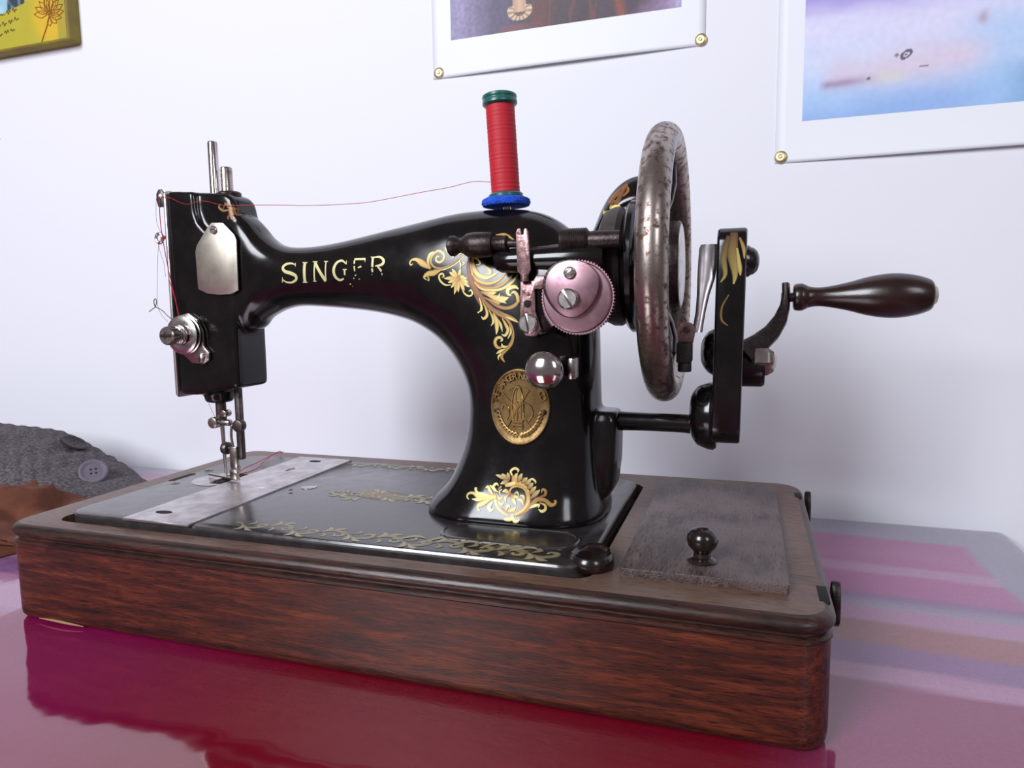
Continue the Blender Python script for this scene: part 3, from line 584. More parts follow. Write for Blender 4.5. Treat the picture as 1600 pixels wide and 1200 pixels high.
# ---- hand crank
hc = empty('hand_crank', (39.5, YC, 11), None, None, sm)
def tilt(x, z): return x+0.014*(z-16)
case = prism(rrect(8.0, 13.0, 10.55, 21.25, 0.9, 6), (38.97, 0, 0), (0, 1, 0), (0, 0, 1), (1, 0, 0), 1.38, .14, 3)
for v in case.verts: v.co.x = tilt(v.co.x, v.co.z)
gc = obj('gear_case', case, 'black', hc, 30)
ba = BM(); tube(ba, [(33.2, YC, 11.2), (34.5, YC, 11.22), (36, YC, 11.22), (37.6, YC, 11.2), (38.6, YC, 11.1)], lambda t: .5+.12*abs(2*t-1)**3, 20, 6); obj('crank_bracket', ba, 'black', hc)
bb = BM(); lathe(bb, [(0, 37.75), (.7, 37.75), (1.1, 37.95), (1.35, 38.3), (1.4, 39.1), (0, 39.1)], (0, 9.9, 11.75), (1, 0, 0), 40, sm_=4)
for v in bb.verts: v.co.z = 11.75+(v.co.z-11.75)*1.2
obj('bracket_boss', bb, 'black', hc)
bb = BM(); lathe(bb, [(0, 38.25), (.5, 38.3), (.9, 38.5), (1.12, 38.75), (1.15, 39.1), (0, 39.1)], (0, 9.6, 15.1), (1, 0, 0), 40, sm_=4); obj('pivot_dome', bb, 'black', hc)
bb = BM(); lathe(bb, [(0, 40.2), (.8, 40.2), (.78, 40.5), (.68, 40.62), (.66, 40.72), (.5, 40.9), (.25, 41.0), (0, 41.02)], (0, 9.6, 19.65), (1, 0, 0), 28); obj('cap_screw', bb, 'knobwood', hc)
bb = BM(); lathe(bb, [(0, 40.1), (1.05, 40.1), (1.05, 41.25), (.95, 41.4), (0, 41.4)], (0, 10.6, 14.3), (1, 0, 0), 32); cho = obj('crank_hub', bb, 'black', hc)
bb = BM(); lathe(bb, [(0, 40.9), (.78, 40.9), (.8, 41.5), (.6, 41.8), (.25, 41.95), (0, 41.95)], (0, 10.3, 14.6), (1, 0, 0), 6); obj('hub_nut', bb, 'old_nickel', cho)
# driving finger: plate, pivot and leather block
dl = BM()
rgs = []
for cx, w_, z in ((38.62, .4, 20.5), (38.6, .46, 20.3), (38.58, .46, 19.5), (38.53, .42, 18.8), (38.42, .3, 18.0), (38.33, .24, 17.2), (38.25, .24, 16.6), (38.15, .3, 16.2)):
    yy = 7.5+.34*(z-16.2); rgs.append([(cx+w_*math.cos(q), yy+(.2 if math.sin(q) < 0 else .08)*math.sin(q), z) for q in np.linspace(0, 2*math.pi, 21)[:-1]])
dl.free(); dl = rings_mesh(rgs); dlo = obj('driving_lever', dl, 'plate', hc, label='curved nickel driving lever')
obj('lever_joint', prism([(37.72+.42*math.cos(t), 16.3+.42*math.sin(t)) for t in np.linspace(-.3, math.pi+.3, 16)]+[(37.35, 15.55), (38.0, 15.55)], (0, 6.95, 0), (1, 0, 0), (0, 0, 1), (0, 1, 0), .45, .04), 'rusty', dlo)
bb = BM(); rcyl(bb, (37.75, 6.98, 16.35), (0, -1, 0), .17, .12, .04, 16); obj('rivet', bb, 'steel', dlo)
obj('leather_block', box(37.28, 38.0, 6.75, 7.75, 14.75, 15.75, .1), 'leather', dlo)
bb = BM(); rcyl(bb, (37.65, 7.2, 14.3), (0, 0, 1), .33, .5, .05, 18); obj('block_pin', bb, 'leather', dlo)
# crank arm and handle
ca = []
for x, y, z, wd, th in ((40.3, 9.7, 15.0, 1.25, .5), (41.1, 10.7, 15.5, 1.05, .5), (41.7, 11.5, 16.0, .9, .55), (42.15, 12.2, 16.65, .72, .6), (42.38, 12.7, 17.3, .5, .7), (42.45, 12.9, 17.9, .36, .8), (42.42, 13.0, 18.6, .34, .7)):
    ca.append((Vector((x, y, z)), wd, th))
rgs = []
for i, (c, wd, th) in enumerate(ca):
    t = (ca[min(i+1, len(ca)-1)][0]-ca[max(i-1, 0)][0]).normalized(); s = Vector((-t.z, .25, t.x)).normalized(); s = (s-t*s.dot(t)).normalized(); q = t.cross(s)
    rgs.append([c+s*wd*.5*math.copysign(abs(math.cos(a))**.5, math.cos(a))+q*th*.5*math.copysign(abs(math.sin(a))**.5, math.sin(a)) for a in np.linspace(0, 2*math.pi, 17)[:-1]])
obj('crank_arm', rings_mesh([[tuple(p) for p in r] for r in rgs]), 'gunmetal', hc)
hd = BM(); lathe(hd, [(0, 42.2), (.25, 42.2), (.25, 42.9), (0, 42.9)], (0, 13.0, 17.85), (1, 0, 0), 20); lathe(hd, [(.3, 42.78), (.58, 42.8), (.7, 42.9), (.73, 43.2), (.66, 43.4), (.56, 43.6), (.5, 44.0), (.56, 44.6), (.75, 45.5), (1.0, 46.4), (1.14, 47.3), (1.13, 48.0), (1.0, 48.7), (.82, 49.2), (.7, 49.35), (.62, 49.38)], (0, 13.0, 17.85), (1, 0, 0), 48, sm_=4)
hdo = obj('crank_handle', hd, 'handle', hc, label='turned dark wooden handle')
bb = BM(); lathe(bb, [(0, 49.2), (.55, 49.2), (.55, 49.4), (.42, 49.55), (.2, 49.62), (0, 49.63)], (0, 13.0, 17.85), (1, 0, 0), 28); obj('end_cap', bb, 'access', hdo)

# ------------------------------------------------------------------ gold transfers printed on the black castings
# every stroke: colours, then (x, z, width) along its middle line; laid on the casting's front by a cast along +Y
DECAL = {
'arm_scrollwork': [
 ('DD',[(26.25,20.31,0.112),(26.19,19.75,0.194),(26.34,19.1,0.266),(26.64,18.5,0.36),(26.9,18.07,0.445),(27.16,17.68,0.47)]),
 ('DM',[(26.88,18.24,0.308),(27.15,17.83,0.307),(27.59,17.48,0.265),(27.96,17.21,0.204),(28.39,16.97,0.162),(28.68,16.6,0.162),(28.79,16.26,0.169),(28.8,15.93,0.169),(28.68,15.59,0.203),(28.39,15.28,0.204),(28.2,15.08,0.187),(28.17,14.87,0.17),(28.33,14.65,0.054)]),
 ('DM',[(27.29,18.03,0.102),(27.85,17.65,0.17),(28.39,17.49,0.189),(28.84,17.6,0.188),(29.08,17.87,0.148),(29.11,18.13,0.121)]),
 ('DL',[(26.03,20.42,0.052),(25.36,20.0,0.104),(24.68,19.72,0.114),(24.18,19.77,0.132),(23.91,20.05,0.141),(24.02,20.44,0.15),(24.36,20.65,0.158),(24.68,20.48,0.157),(24.69,20.19,0.149),(24.45,20.03,0.131),(24.23,20.16,0.114),(24.3,20.36,0.088),(24.44,20.31,0.035)]),
 ('LL',[(25.94,20.34,0.026),(25.41,19.89,0.052),(24.68,19.62,0.061),(24.13,19.64,0.035)]),
 ('ML',[(23.91,19.72,0.132),(23.41,20.0,0.372),(23.02,20.23,0.213),(22.72,20.23,0.107),(22.58,20.06,0.098),(22.67,19.95,0.089),(22.78,20.02,0.036)]),
 ('ML',[(24.58,19.63,0.061),(24.1,19.47,0.326),(23.7,19.42,0.265),(23.47,19.23,0.115),(23.76,19.05,0.027)]),
 ('ML',[(23.67,19.31,0.088),(23.77,19.18,0.097),(23.79,19.03,0.027)]),
 ('ML',[(23.86,19.74,0.062),(23.74,20.12,0.159),(23.85,20.47,0.176),(24.09,20.61,0.062)]),
 ('LL',[(25.18,18.78,0.044),(24.81,18.8,0.105),(24.49,19.05,0.123),(24.44,19.32,0.114),(24.64,19.41,0.105),(24.74,19.26,0.079),(24.6,19.21,0.035)]),
 ('ML',[(25.62,19.12,0.069),(25.18,19.14,0.226),(24.92,19.15,0.148),(24.74,19.15,0.013)]),
 ('ML',[(25.62,19.12,0.069),(25.31,19.02,0.226),(25.12,18.95,0.148),(24.99,18.91,0.013)]),
 ('ML',[(25.62,19.12,0.069),(25.4,18.87,0.226),(25.27,18.72,0.148),(25.18,18.62,0.013)]),
 ('ML',[(25.62,19.12,0.069),(25.5,18.69,0.226),(25.43,18.43,0.148),(25.38,18.26,0.013)]),
 ('ML',[(25.62,19.12,0.069),(25.63,18.75,0.225),(25.63,18.52,0.147),(25.63,18.37,0.013)]),
 ('ML',[(25.62,19.12,0.069),(25.82,18.79,0.225),(25.94,18.59,0.147),(26.02,18.46,0.013)]),
 ('ML',[(25.62,19.12,0.069),(25.98,18.88,0.224),(26.19,18.73,0.146),(26.33,18.64,0.013)]),
 ('ML',[(25.62,19.12,0.069),(25.93,19.01,0.224),(26.11,18.94,0.146),(26.23,18.89,0.013)]),
 ('ML',[(25.62,19.12,0.069),(25.89,19.12,0.225),(26.06,19.11,0.147),(26.16,19.11,0.013)]),
 ('ML',[(25.62,19.12,0.069),(25.79,19.18,0.225),(25.89,19.22,0.147),(25.96,19.24,0.013)]),
 ('ML',[(25.62,19.12,0.069),(25.43,19.39,0.226),(25.31,19.55,0.148),(25.23,19.65,0.013)]),
 ('ML',[(25.62,19.12,0.069),(25.35,19.31,0.226),(25.18,19.41,0.148),(25.08,19.49,0.013)]),
 ('ML',[(25.62,19.12,0.069),(25.69,19.38,0.225),(25.73,19.53,0.147),(25.75,19.64,0.013)]),
 ('MD',[(25.48,18.96,0.087),(25.62,19.12,0.26),(25.67,19.3,0.087)]),
 ('LL',[(25.8,18.67,0.035),(26.02,18.3,0.095),(26.31,18.16,0.103),(26.49,18.29,0.094),(26.39,18.48,0.086),(26.27,18.4,0.034)]),
 ('ML',[(25.1,20.42,0.061),(24.9,20.64,0.105),(24.74,20.84,0.035)]),
 ('ML',[(24.94,20.66,0.044),(25.04,20.77,0.026)]),
 ('LL',[(25.1,20.44,0.044),(25.31,20.31,0.087),(25.16,20.17,0.022)]),
 ('LL',[(25.58,20.4,0.087),(25.81,20.54,0.13),(25.9,20.6,0.026)]),
 ('ML',[(26.44,20.3,0.112),(26.49,19.74,0.275),(26.79,19.31,0.248),(27.28,19.11,0.196),(27.69,19.24,0.144),(27.92,19.36,0.034)]),
 ('MM',[(26.38,19.62,0.06),(26.56,19.16,0.172),(27.03,18.87,0.171),(27.56,18.81,0.17),(28.05,19.01,0.144),(28.36,19.3,0.042)]),
 ('DM',[(26.44,19.27,0.06),(26.78,18.79,0.146),(27.38,18.56,0.162),(28.02,18.64,0.152),(28.45,18.92,0.127),(28.77,19.23,0.042)]),
 ('ML',[(26.59,18.89,0.06),(27.01,18.54,0.137),(27.66,18.43,0.153),(28.28,18.54,0.152),(28.76,18.87,0.135),(29.02,19.22,0.05)]),
 ('LL',[(26.47,20.23,0.06),(26.78,20.07,0.111),(26.89,19.85,0.103),(26.66,19.81,0.051)]),
 ('LL',[(27.07,19.81,0.034),(27.46,19.5,0.196),(27.5,19.33,0.128),(27.27,19.29,0.034)]),
 ('LL',[(25.68,20.07,0.061),(25.76,19.81,0.086),(25.72,19.64,0.026)]),
 ('LL',[(25.84,19.81,0.035),(25.98,19.91,0.078),(25.86,19.98,0.026)]),
 ('DL',[(26.92,18.37,0.06),(27.48,18.27,0.272),(27.88,18.31,0.025)]),
 ('ML',[(27.29,18.23,0.068),(27.89,18.01,0.339),(28.25,17.96,0.355),(28.58,18.04,0.021)]),
 ('LL',[(27.93,18.01,0.169),(28.09,18.28,0.021)]),
 ('LL',[(28.07,17.92,0.212),(28.45,17.74,0.021)]),
 ('DM',[(27.06,18.11,0.068),(27.62,17.89,0.128),(28.07,17.71,0.085)]),
 ('ML',[(29.09,17.78,0.168),(29.01,18.16,0.193),(28.84,18.33,0.143),(28.69,18.23,0.042)]),
 ('LL',[(29.09,18.47,0.059),(28.88,18.6,0.21),(28.54,18.5,0.236),(28.52,18.25,0.185),(28.7,18.14,0.059)]),
 ('MM',[(27.66,21.37,0.043),(28.19,21.36,0.153),(28.73,21.03,0.051)]),
 ('LL',[(28.21,21.07,0.051),(28.5,20.95,0.187),(28.82,20.9,0.068)]),
 ('LL',[(27.89,20.41,0.034),(28.24,20.47,0.203),(28.55,20.33,0.025)]),
 ('DD',[(28.31,20.76,0.11),(28.59,20.5,0.093)]),
 ('LL',[(28.63,20.56,0.042),(28.82,20.55,0.152)]),
 ('LL',[(26.9,18.05,0.048),(27.0,17.73,0.089),(27.03,17.46,0.164),(26.92,17.31,0.048)]),
 ('LL',[(26.9,17.35,0.048),(26.85,17.28,0.089),(26.79,17.31,0.027)]),
 ('ML',[(27.13,17.8,0.041),(27.32,17.39,0.136),(27.34,17.11,0.184),(27.15,16.95,0.151),(27.01,17.07,0.027)]),
 ('ML',[(27.44,17.44,0.041),(27.66,17.04,0.123),(27.71,16.77,0.136),(27.58,16.56,0.017)]),
 ('ML',[(27.7,17.25,0.054),(27.88,16.87,0.245),(27.92,16.4,0.204),(27.88,16.09,0.014)]),
 ('ML',[(27.96,16.94,0.048),(28.14,16.6,0.156),(28.23,16.24,0.02)]),
 ('ML',[(28.21,16.97,0.047),(28.43,16.6,0.169),(28.54,16.33,0.176),(28.39,16.06,0.156),(28.17,16.12,0.02)]),
 ('ML',[(28.61,16.57,0.027),(28.71,16.26,0.135),(28.54,15.89,0.047)]),
 ('DM',[(27.57,17.59,0.027),(28.17,17.26,0.088),(28.53,17.04,0.236),(28.89,16.87,0.189),(29.13,16.72,0.017)]),
 ('LL',[(28.39,17.04,0.027),(28.68,16.93,0.081),(29.1,16.73,0.017)]),
 ('ML',[(28.28,15.44,0.048),(27.97,15.42,0.17),(27.81,15.65,0.191),(27.89,15.89,0.177),(28.11,15.95,0.156),(28.22,15.82,0.122),(28.1,15.73,0.027)]),
 ('LL',[(28.53,15.47,0.047),(28.26,15.47,0.149),(28.19,15.64,0.034)]),
 ('LL',[(28.39,15.35,0.047),(28.08,15.21,0.17),(27.87,15.08,0.02)]),
 ('LL',[(28.17,15.08,0.136),(28.0,14.94,0.116),(28.0,14.75,0.027)]),
],
'pillar_scrollwork': [
 ('MM',[(29.05,6.63,0.088),(29.48,6.86,0.202),(29.73,7.24,0.223),(29.71,7.64,0.21),(29.52,7.96,0.176),(29.15,8.09,0.157),(28.84,8.01,0.123),(28.69,7.8,0.089),(28.76,7.58,0.034)]),
 ('ML',[(28.74,6.58,0.047),(28.24,6.82,0.136),(27.96,7.14,0.137),(27.9,7.46,0.103)]),
 ('DM',[(28.33,6.92,0.041),(28.71,6.76,0.102),(29.13,6.85,0.081),(29.24,7.11,0.034)]),
 ('MM',[(28.88,8.61,0.239),(28.96,8.29,0.327),(29.36,8.18,0.272),(29.69,7.87,0.169),(29.79,7.45,0.081)]),
 ('ML',[(28.4,8.08,0.205),(28.65,8.13,0.239),(28.97,8.25,0.205)]),
 ('LL',[(28.79,8.61,0.089),(28.69,8.82,0.13),(28.9,8.99,0.143),(29.11,8.92,0.13),(29.08,8.78,0.027)]),
 ('ML',[(29.03,8.32,0.068),(28.99,8.59,0.205),(29.09,8.76,0.02)]),
 ('DL',[(28.64,8.36,0.068),(28.25,8.48,0.22),(27.99,8.55,0.138),(27.85,8.58,0.014)]),
 ('DL',[(28.64,8.36,0.068),(28.41,8.51,0.219),(28.27,8.61,0.137),(28.18,8.66,0.014)]),
 ('DL',[(28.64,8.36,0.068),(28.58,8.56,0.219),(28.54,8.68,0.137),(28.52,8.75,0.014)]),
 ('DL',[(28.64,8.36,0.068),(28.39,8.25,0.219),(28.23,8.17,0.137),(28.14,8.13,0.014)]),
 ('DL',[(29.11,8.26,0.089),(29.22,8.51,0.259),(29.29,8.66,0.157),(29.34,8.76,0.014)]),
 ('DL',[(29.32,8.24,0.088),(29.48,8.4,0.258),(29.58,8.49,0.156),(29.64,8.55,0.014)]),
 ('DL',[(29.65,7.96,0.088),(29.81,8.13,0.257),(29.9,8.23,0.156),(29.97,8.29,0.014)]),
 ('DL',[(29.78,7.68,0.088),(29.95,7.91,0.257),(30.06,8.04,0.155),(30.13,8.13,0.014)]),
 ('DL',[(29.86,7.49,0.088),(30.1,7.72,0.257),(30.25,7.87,0.155),(30.34,7.96,0.013)]),
 ('DL',[(29.5,8.15,0.088),(29.67,8.29,0.258),(29.77,8.38,0.156),(29.84,8.43,0.014)]),
 ('LL',[(29.7,8.43,0.034),(29.91,8.49,0.122),(30.08,8.36,0.101),(30.07,8.26,0.027)]),
 ('DM',[(29.16,6.58,0.067),(29.62,6.82,0.148),(29.93,7.15,0.222),(30.24,7.46,0.256),(30.64,7.42,0.208),(30.92,7.22,0.221),(31.12,7.24,0.168),(31.17,7.39,0.114),(31.07,7.42,0.034)]),
 ('DM',[(30.33,7.6,0.047),(30.6,7.69,0.155),(30.63,7.9,0.155),(30.47,7.98,0.115),(30.43,7.79,0.027)]),
 ('LL',[(29.87,7.02,0.047),(30.13,7.15,0.168),(30.35,7.19,0.101),(30.31,7.04,0.027)]),
 ('ML',[(30.35,7.3,0.047),(30.63,7.2,0.121),(30.69,6.99,0.154),(30.51,6.89,0.154),(30.33,6.99,0.027)]),
 ('ML',[(27.97,7.46,0.206),(27.54,7.4,0.33),(27.01,7.37,0.277),(26.59,7.52,0.16),(26.3,7.46,0.126),(26.23,7.3,0.105),(26.37,7.18,0.056)]),
 ('LL',[(27.52,7.49,0.069),(27.18,7.53,0.173),(26.85,7.55,0.173),(26.69,7.76,0.139),(26.81,7.79,0.035)]),
 ('LL',[(27.74,7.57,0.069),(27.55,7.77,0.179),(27.43,7.93,0.152),(27.29,7.85,0.028)]),
 ('LL',[(27.88,7.71,0.048),(27.71,7.9,0.152),(27.53,8.02,0.035)]),
 ('LL',[(28.02,7.69,0.048),(27.76,7.95,0.138),(27.92,8.13,0.131),(28.05,8.01,0.027)]),
 ('ML',[(27.62,7.31,0.172),(27.21,7.05,0.262),(26.98,6.94,0.165),(26.99,6.77,0.11),(27.13,6.72,0.021)]),
 ('LL',[(27.8,7.19,0.048),(27.62,6.93,0.206),(27.73,6.76,0.164),(27.9,6.86,0.027)]),
 ('ML',[(27.4,7.32,0.103),(26.92,7.23,0.187),(26.55,7.21,0.021)]),
 ('ML',[(27.97,7.62,0.034),(28.14,7.38,0.13),(28.32,7.44,0.021)]),
 ('ML',[(28.05,7.27,0.034),(28.27,7.09,0.157),(28.44,7.21,0.02)]),
 ('ML',[(28.57,6.78,0.048),(28.67,7.07,0.184),(28.79,6.98,0.02)]),
 ('ML',[(28.71,6.78,0.047),(28.98,6.89,0.183),(29.12,7.01,0.014)]),
 ('DL',[(28.72,7.61,0.068),(28.48,7.47,0.205),(28.55,7.23,0.017)]),
 ('DL',[(28.73,7.55,0.068),(28.92,7.37,0.238),(29.1,7.14,0.017)]),
 ('DL',[(28.76,7.61,0.068),(29.01,7.53,0.204),(29.23,7.51,0.027)]),
 ('DL',[(28.9,7.59,0.054),(29.1,7.77,0.116),(29.21,7.61,0.034)]),
 ('DL',[(28.72,7.58,0.102),(28.49,7.79,0.226),(28.28,7.74,0.021)]),
 ('ML',[(29.53,7.12,0.047),(29.38,7.37,0.156),(29.15,7.4,0.034)]),
 ('ML',[(29.54,7.34,0.041),(29.47,7.58,0.129),(29.27,7.61,0.027)]),
 ('DM',[(28.05,7.83,0.124),(28.22,8.02,0.089)]),
 ('LL',[(28.27,7.87,0.034),(28.11,7.73,0.082),(28.18,7.61,0.027)]),
 ('ML',[(28.97,6.66,0.169),(28.93,6.45,0.216),(28.62,6.4,0.169),(28.54,6.42,0.02)]),
 ('LL',[(28.95,6.56,0.135),(29.15,6.34,0.202),(29.34,6.4,0.101),(29.35,6.5,0.02)]),
],
'arm_lettering': [
 ('LL',[(14.56,20.23,0.037),(14.24,20.35,0.111),(13.82,20.3,0.157),(13.63,20.1,0.176),(13.8,19.88,0.194),(14.26,19.75,0.212),(14.6,19.59,0.193),(14.61,19.37,0.165),(14.27,19.21,0.12),(13.87,19.24,0.102),(13.6,19.39,0.065)]),
 ('LL',[(14.53,20.36,0.055),(14.57,20.15,0.037)]),
 ('LL',[(13.61,19.54,0.037),(13.56,19.22,0.056)]),
 ('LL',[(15.24,20.36,0.201),(15.26,19.2,0.201)]),
 ('LL',[(15.06,20.37,0.064),(15.43,20.35,0.064)]),
 ('LL',[(15.1,19.2,0.064),(15.43,19.19,0.064)]),
 ('LL',[(15.99,20.38,0.1),(15.98,19.24,0.109)]),
 ('LL',[(15.99,20.36,0.181),(16.78,19.22,0.207)]),
 ('LL',[(16.81,20.35,0.09),(16.8,19.24,0.09)]),
 ('LL',[(15.83,20.39,0.054),(16.18,20.37,0.054)]),
 ('LL',[(16.66,20.37,0.054),(16.95,20.36,0.054)]),
 ('LL',[(15.88,19.24,0.054),(16.11,19.23,0.054)]),
 ('LL',[(18.3,20.15,0.053),(17.96,20.37,0.124),(17.59,20.25,0.161),(17.4,19.88,0.188),(17.48,19.48,0.179),(17.77,19.26,0.134),(18.08,19.32,0.098)]),
 ('LL',[(18.17,19.82,0.124),(18.17,19.53,0.106)]),
 ('LL',[(18.04,19.85,0.053),(18.33,19.85,0.053)]),
 ('LL',[(18.28,20.36,0.053),(18.3,20.16,0.044)]),
 ('LL',[(18.84,20.42,0.115),(19.61,20.4,0.122)]),
 ('LL',[(19.6,20.4,0.061),(19.58,20.22,0.022)]),
 ('LL',[(18.85,20.36,0.097),(18.85,20.16,0.114)]),
 ('LL',[(18.85,20.03,0.106),(18.88,19.73,0.079)]),
 ('LL',[(19.1,19.92,0.061),(19.34,19.99,0.114)]),
 ('LL',[(18.87,19.47,0.071),(18.98,19.52,0.044)]),
 ('LL',[(18.78,19.36,0.071),(18.79,19.29,0.044)]),
 ('LL',[(19.11,19.29,0.044),(19.21,19.25,0.026)]),
 ('LL',[(18.44,19.0,0.071),(18.53,19.02,0.053)]),
 ('LL',[(18.6,18.89,0.027),(18.62,18.86,0.027)]),
 ('LL',[(20.12,20.48,0.157),(20.1,19.92,0.148)]),
 ('LL',[(20.08,19.84,0.131),(20.11,19.64,0.104)]),
 ('LL',[(19.98,20.49,0.052),(20.23,20.48,0.052)]),
 ('LL',[(20.12,20.46,0.061),(20.59,20.47,0.121),(20.86,20.27,0.173),(20.76,20.05,0.156),(20.3,19.97,0.061)]),
 ('LL',[(20.43,19.99,0.095),(20.72,19.67,0.13)]),
 ('LL',[(20.73,19.56,0.069),(20.75,19.45,0.052)]),
 ('LL',[(20.05,19.54,0.035),(20.07,19.49,0.035)]),
],
'head_crest': [
 ('MD',[(9.21,24.29,0.08),(9.61,23.95,0.241),(9.96,23.9,0.161),(9.93,24.07,0.041)]),
 ('MD',[(9.62,24.15,0.16),(9.65,23.67,0.353),(9.67,23.32,0.161),(9.93,23.23,0.04)]),
 ('MM',[(9.52,23.84,0.08),(9.08,23.82,0.161),(8.77,24.04,0.161),(8.88,24.23,0.064)]),
 ('DM',[(9.77,23.71,0.08),(10.02,23.52,0.161),(10.01,23.73,0.162),(9.97,23.88,0.065)]),
 ('DM',[(9.5,23.52,0.08),(9.39,23.37,0.113),(9.48,23.25,0.032)]),
 ('DM',[(9.03,23.82,0.048),(9.25,24.17,0.096),(9.54,24.23,0.032)]),
],
}

def srgb(r, g, b): return tuple((c/255/12.92 if c/255 < .04045 else ((c/255+.055)/1.055)**2.4) for c in (r, g, b))
GOLDC = {'L': srgb(216, 200, 128), 'M': srgb(184, 146, 70), 'D': srgb(122, 76, 40)}
def ribbons(name, strokes, put, parent, k=6, base=.012, step=.0007, edge=.42, gold=GOLDC, label=None, maxw=9):
    V, Fc, Cc = [], [], []
    for si, (cc, pts) in enumerate(strokes):
        Q = catmull(pts, k); c0, c1 = gold[cc[0]], gold[cc[1]]; off = base+step*si; n = len(Q)
        for i, (x, z, w_) in enumerate(Q):
            a, b = Q[max(0, i-1)], Q[min(n-1, i+1)]; dx, dz = b[0]-a[0], b[1]-a[1]; L_ = math.hypot(dx, dz) or 1; nx, nz = -dz/L_, dx/L_
            w_ = min(maxw, max(.012, w_))*.5; cm = lerp(c0, c1, i/(n-1))
            for s, ce in ((-1, edge), (-.45, 1.0), (.45, 1.08), (1, edge)):
                V.append(tuple(put(x+nx*w_*s, z+nz*w_*s, off))); Cc.append(tuple(min(1, q*ce) for q in cm)+(1,))
            if i:
                o = len(V)-8
                for t in range(3): Fc.append((o+t, o+t+1, o+t+5, o+t+4))
    me = bpy.data.meshes.new(name); me.from_pydata(V, [], Fc); me.update()
    a = me.color_attributes.new('col', 'FLOAT_COLOR', 'POINT'); a.data.foreach_set('color', np.array(Cc, np.float32).ravel())
    return link_mesh(name, me, 'gold', parent, 180, label=label)
ribbons('arm_scrollwork', DECAL['arm_scrollwork'], onto, arm, label='gold acanthus scrollwork transfer on the shoulder')
ribbons('pillar_scrollwork', DECAL['pillar_scrollwork'], onto, arm, label='gold acanthus scrollwork transfer at the pillar foot')
ribbons('arm_lettering', DECAL['arm_lettering'], onto, arm, edge=.9, gold={'L': srgb(214, 204, 150)}, label='worn gold capital lettering on the arm')
ribbons('head_crest', DECAL['head_crest'], onto, arm, gold={'L': srgb(170, 130, 80), 'M': srgb(150, 112, 62), 'D': srgb(120, 66, 44)}, label='small worn gold crest')
# leaf on the gear case's front edge and on the guard
def on_case(x, z, off): return (tilt(x, z), 8.0-off, z)
ribbons('case_leaf', [('DL', [(39.75, 20.95, .35), (39.7, 20.0, .5), (39.85, 19.0, .28), (39.8, 18.5, .08)]), ('DL', [(39.5, 20.8, .2), (39.3, 19.8, .3), (39.4, 19.0, .2), (39.2, 18.6, .06)]), ('ML', [(40.0, 20.7, .1), (40.2, 20.2, .18), (40.25, 19.7, .05)]),
    ('MM', [(39.6, 18.0, .05), (39.3, 17.4, .1), (39.3, 16.8, .12), (39.6, 16.5, .05)]), ('LL', [(39.9, 20.2, .1), (40.05, 19.3, .22), (40.1, 18.9, .06)])], on_case, gc, gold={'L': srgb(186, 166, 92), 'M': srgb(140, 104, 54), 'D': srgb(96, 62, 38)}, label='worn gold leaf on the case edge')
def on_guard(x, z, off):
    h = GBVH.ray_cast(Vector((x, -5, z)), Vector((0, 1, 0))); p = h[0] if h[0] else Vector((x, 12, z)); return (p.x, p.y-off, p.z)
ribbons('guard_leaf', [('DD', [(33.9, 24.35, .2), (33.55, 23.9, .55), (33.3, 23.4, .6), (33.1, 23.1, .3)]), ('DM', [(33.6, 24.2, .1), (33.2, 23.8, .16), (32.9, 23.3, .14)]), ('MD', [(33.95, 24.2, .06), (34.0, 23.9, .2), (33.75, 23.6, .1)]),
    ('LL', [(32.6, 22.95, .06), (32.72, 22.75, .22), (33.2, 22.8, .26), (33.65, 23.05, .08)]), ('LL', [(33.0, 23.05, .2), (33.35, 23.0, .3), (33.6, 23.1, .06)])], on_guard, grd, gold={'L': srgb(206, 184, 86), 'M': srgb(170, 120, 60), 'D': srgb(140, 90, 54)}, label='worn gold leaf on the guard')
# faded borders and centre ornament on the bed
def on_bed(x, y, off): return (x, y, 6.0+off*.5)
FADE = {'L': srgb(166, 156, 126), 'M': srgb(130, 118, 90), 'D': srgb(84, 70, 56)}
def scroll(x, y, s, f, g=1.0):
    return [('ML', [(x, y, .08*g), (x+.7*s, y+.45*f, .2*g), (x+1.4*s, y+.2*f, .2*g), (x+1.5*s, y-.2*f, .16*g), (x+1.15*s, y-.28*f, .12*g), (x+1.05*s, y-.02*f, .06*g)]),
            ('LL', [(x+.2*s, y+.1*f, .05), (x+.4*s, y+.6*f, .22*g), (x+.2*s, y+.9*f, .04)]), ('LL', [(x+.6*s, y+.4*f, .05), (x+.95*s, y+.75*f, .2*g), (x+1.3*s, y+.8*f, .04)]),
            ('ML', [(x+.3*s, y, .05), (x+.6*s, y-.35*f, .18*g), (x+.5*s, y-.65*f, .03)]), ('ML', [(x+.1*s, y+.05, .06), (x-.3*s, y-.2*f, .16*g), (x-.6*s, y-.1*f, .03)])]
def fat(ss, q): return [(c, [(x, y, w_*q) for x, y, w_ in p]) for c, p in ss]
bs = []; random.seed(3)
for k in range(11): bs += scroll(14.6+1.62*k, 2.75+.1*math.sin(k*2), 1, 1 if k % 2 else -1, .75+.05*min(k, 8))
for k in range(5): bs += [('LL', [(24+1.5*k, 2.75, .06), (24.7+1.5*k, 3.5+.3*(k % 2), .22), (25.4+1.5*k, 3.3, .04)])]
ribbons('front_border', fat(bs, 1.7), on_bed, bedo, gold=FADE, label='faded gold scroll border along the bed front')
bs = []
for k in range(8): bs += scroll(12.7+1.45*k, 17.3, 1, (1 if k % 2 else -1)*.7, .8)
ribbons('back_border', fat(bs, 1.7), on_bed, bedo, gold=FADE, label='faded gold scroll border along the bed back')
bs = [('MM', [(17.4, 9.9, .4), (18.6, 10.0, 1.0), (20.2, 9.9, 1.0), (21.4, 9.8, .3)])]
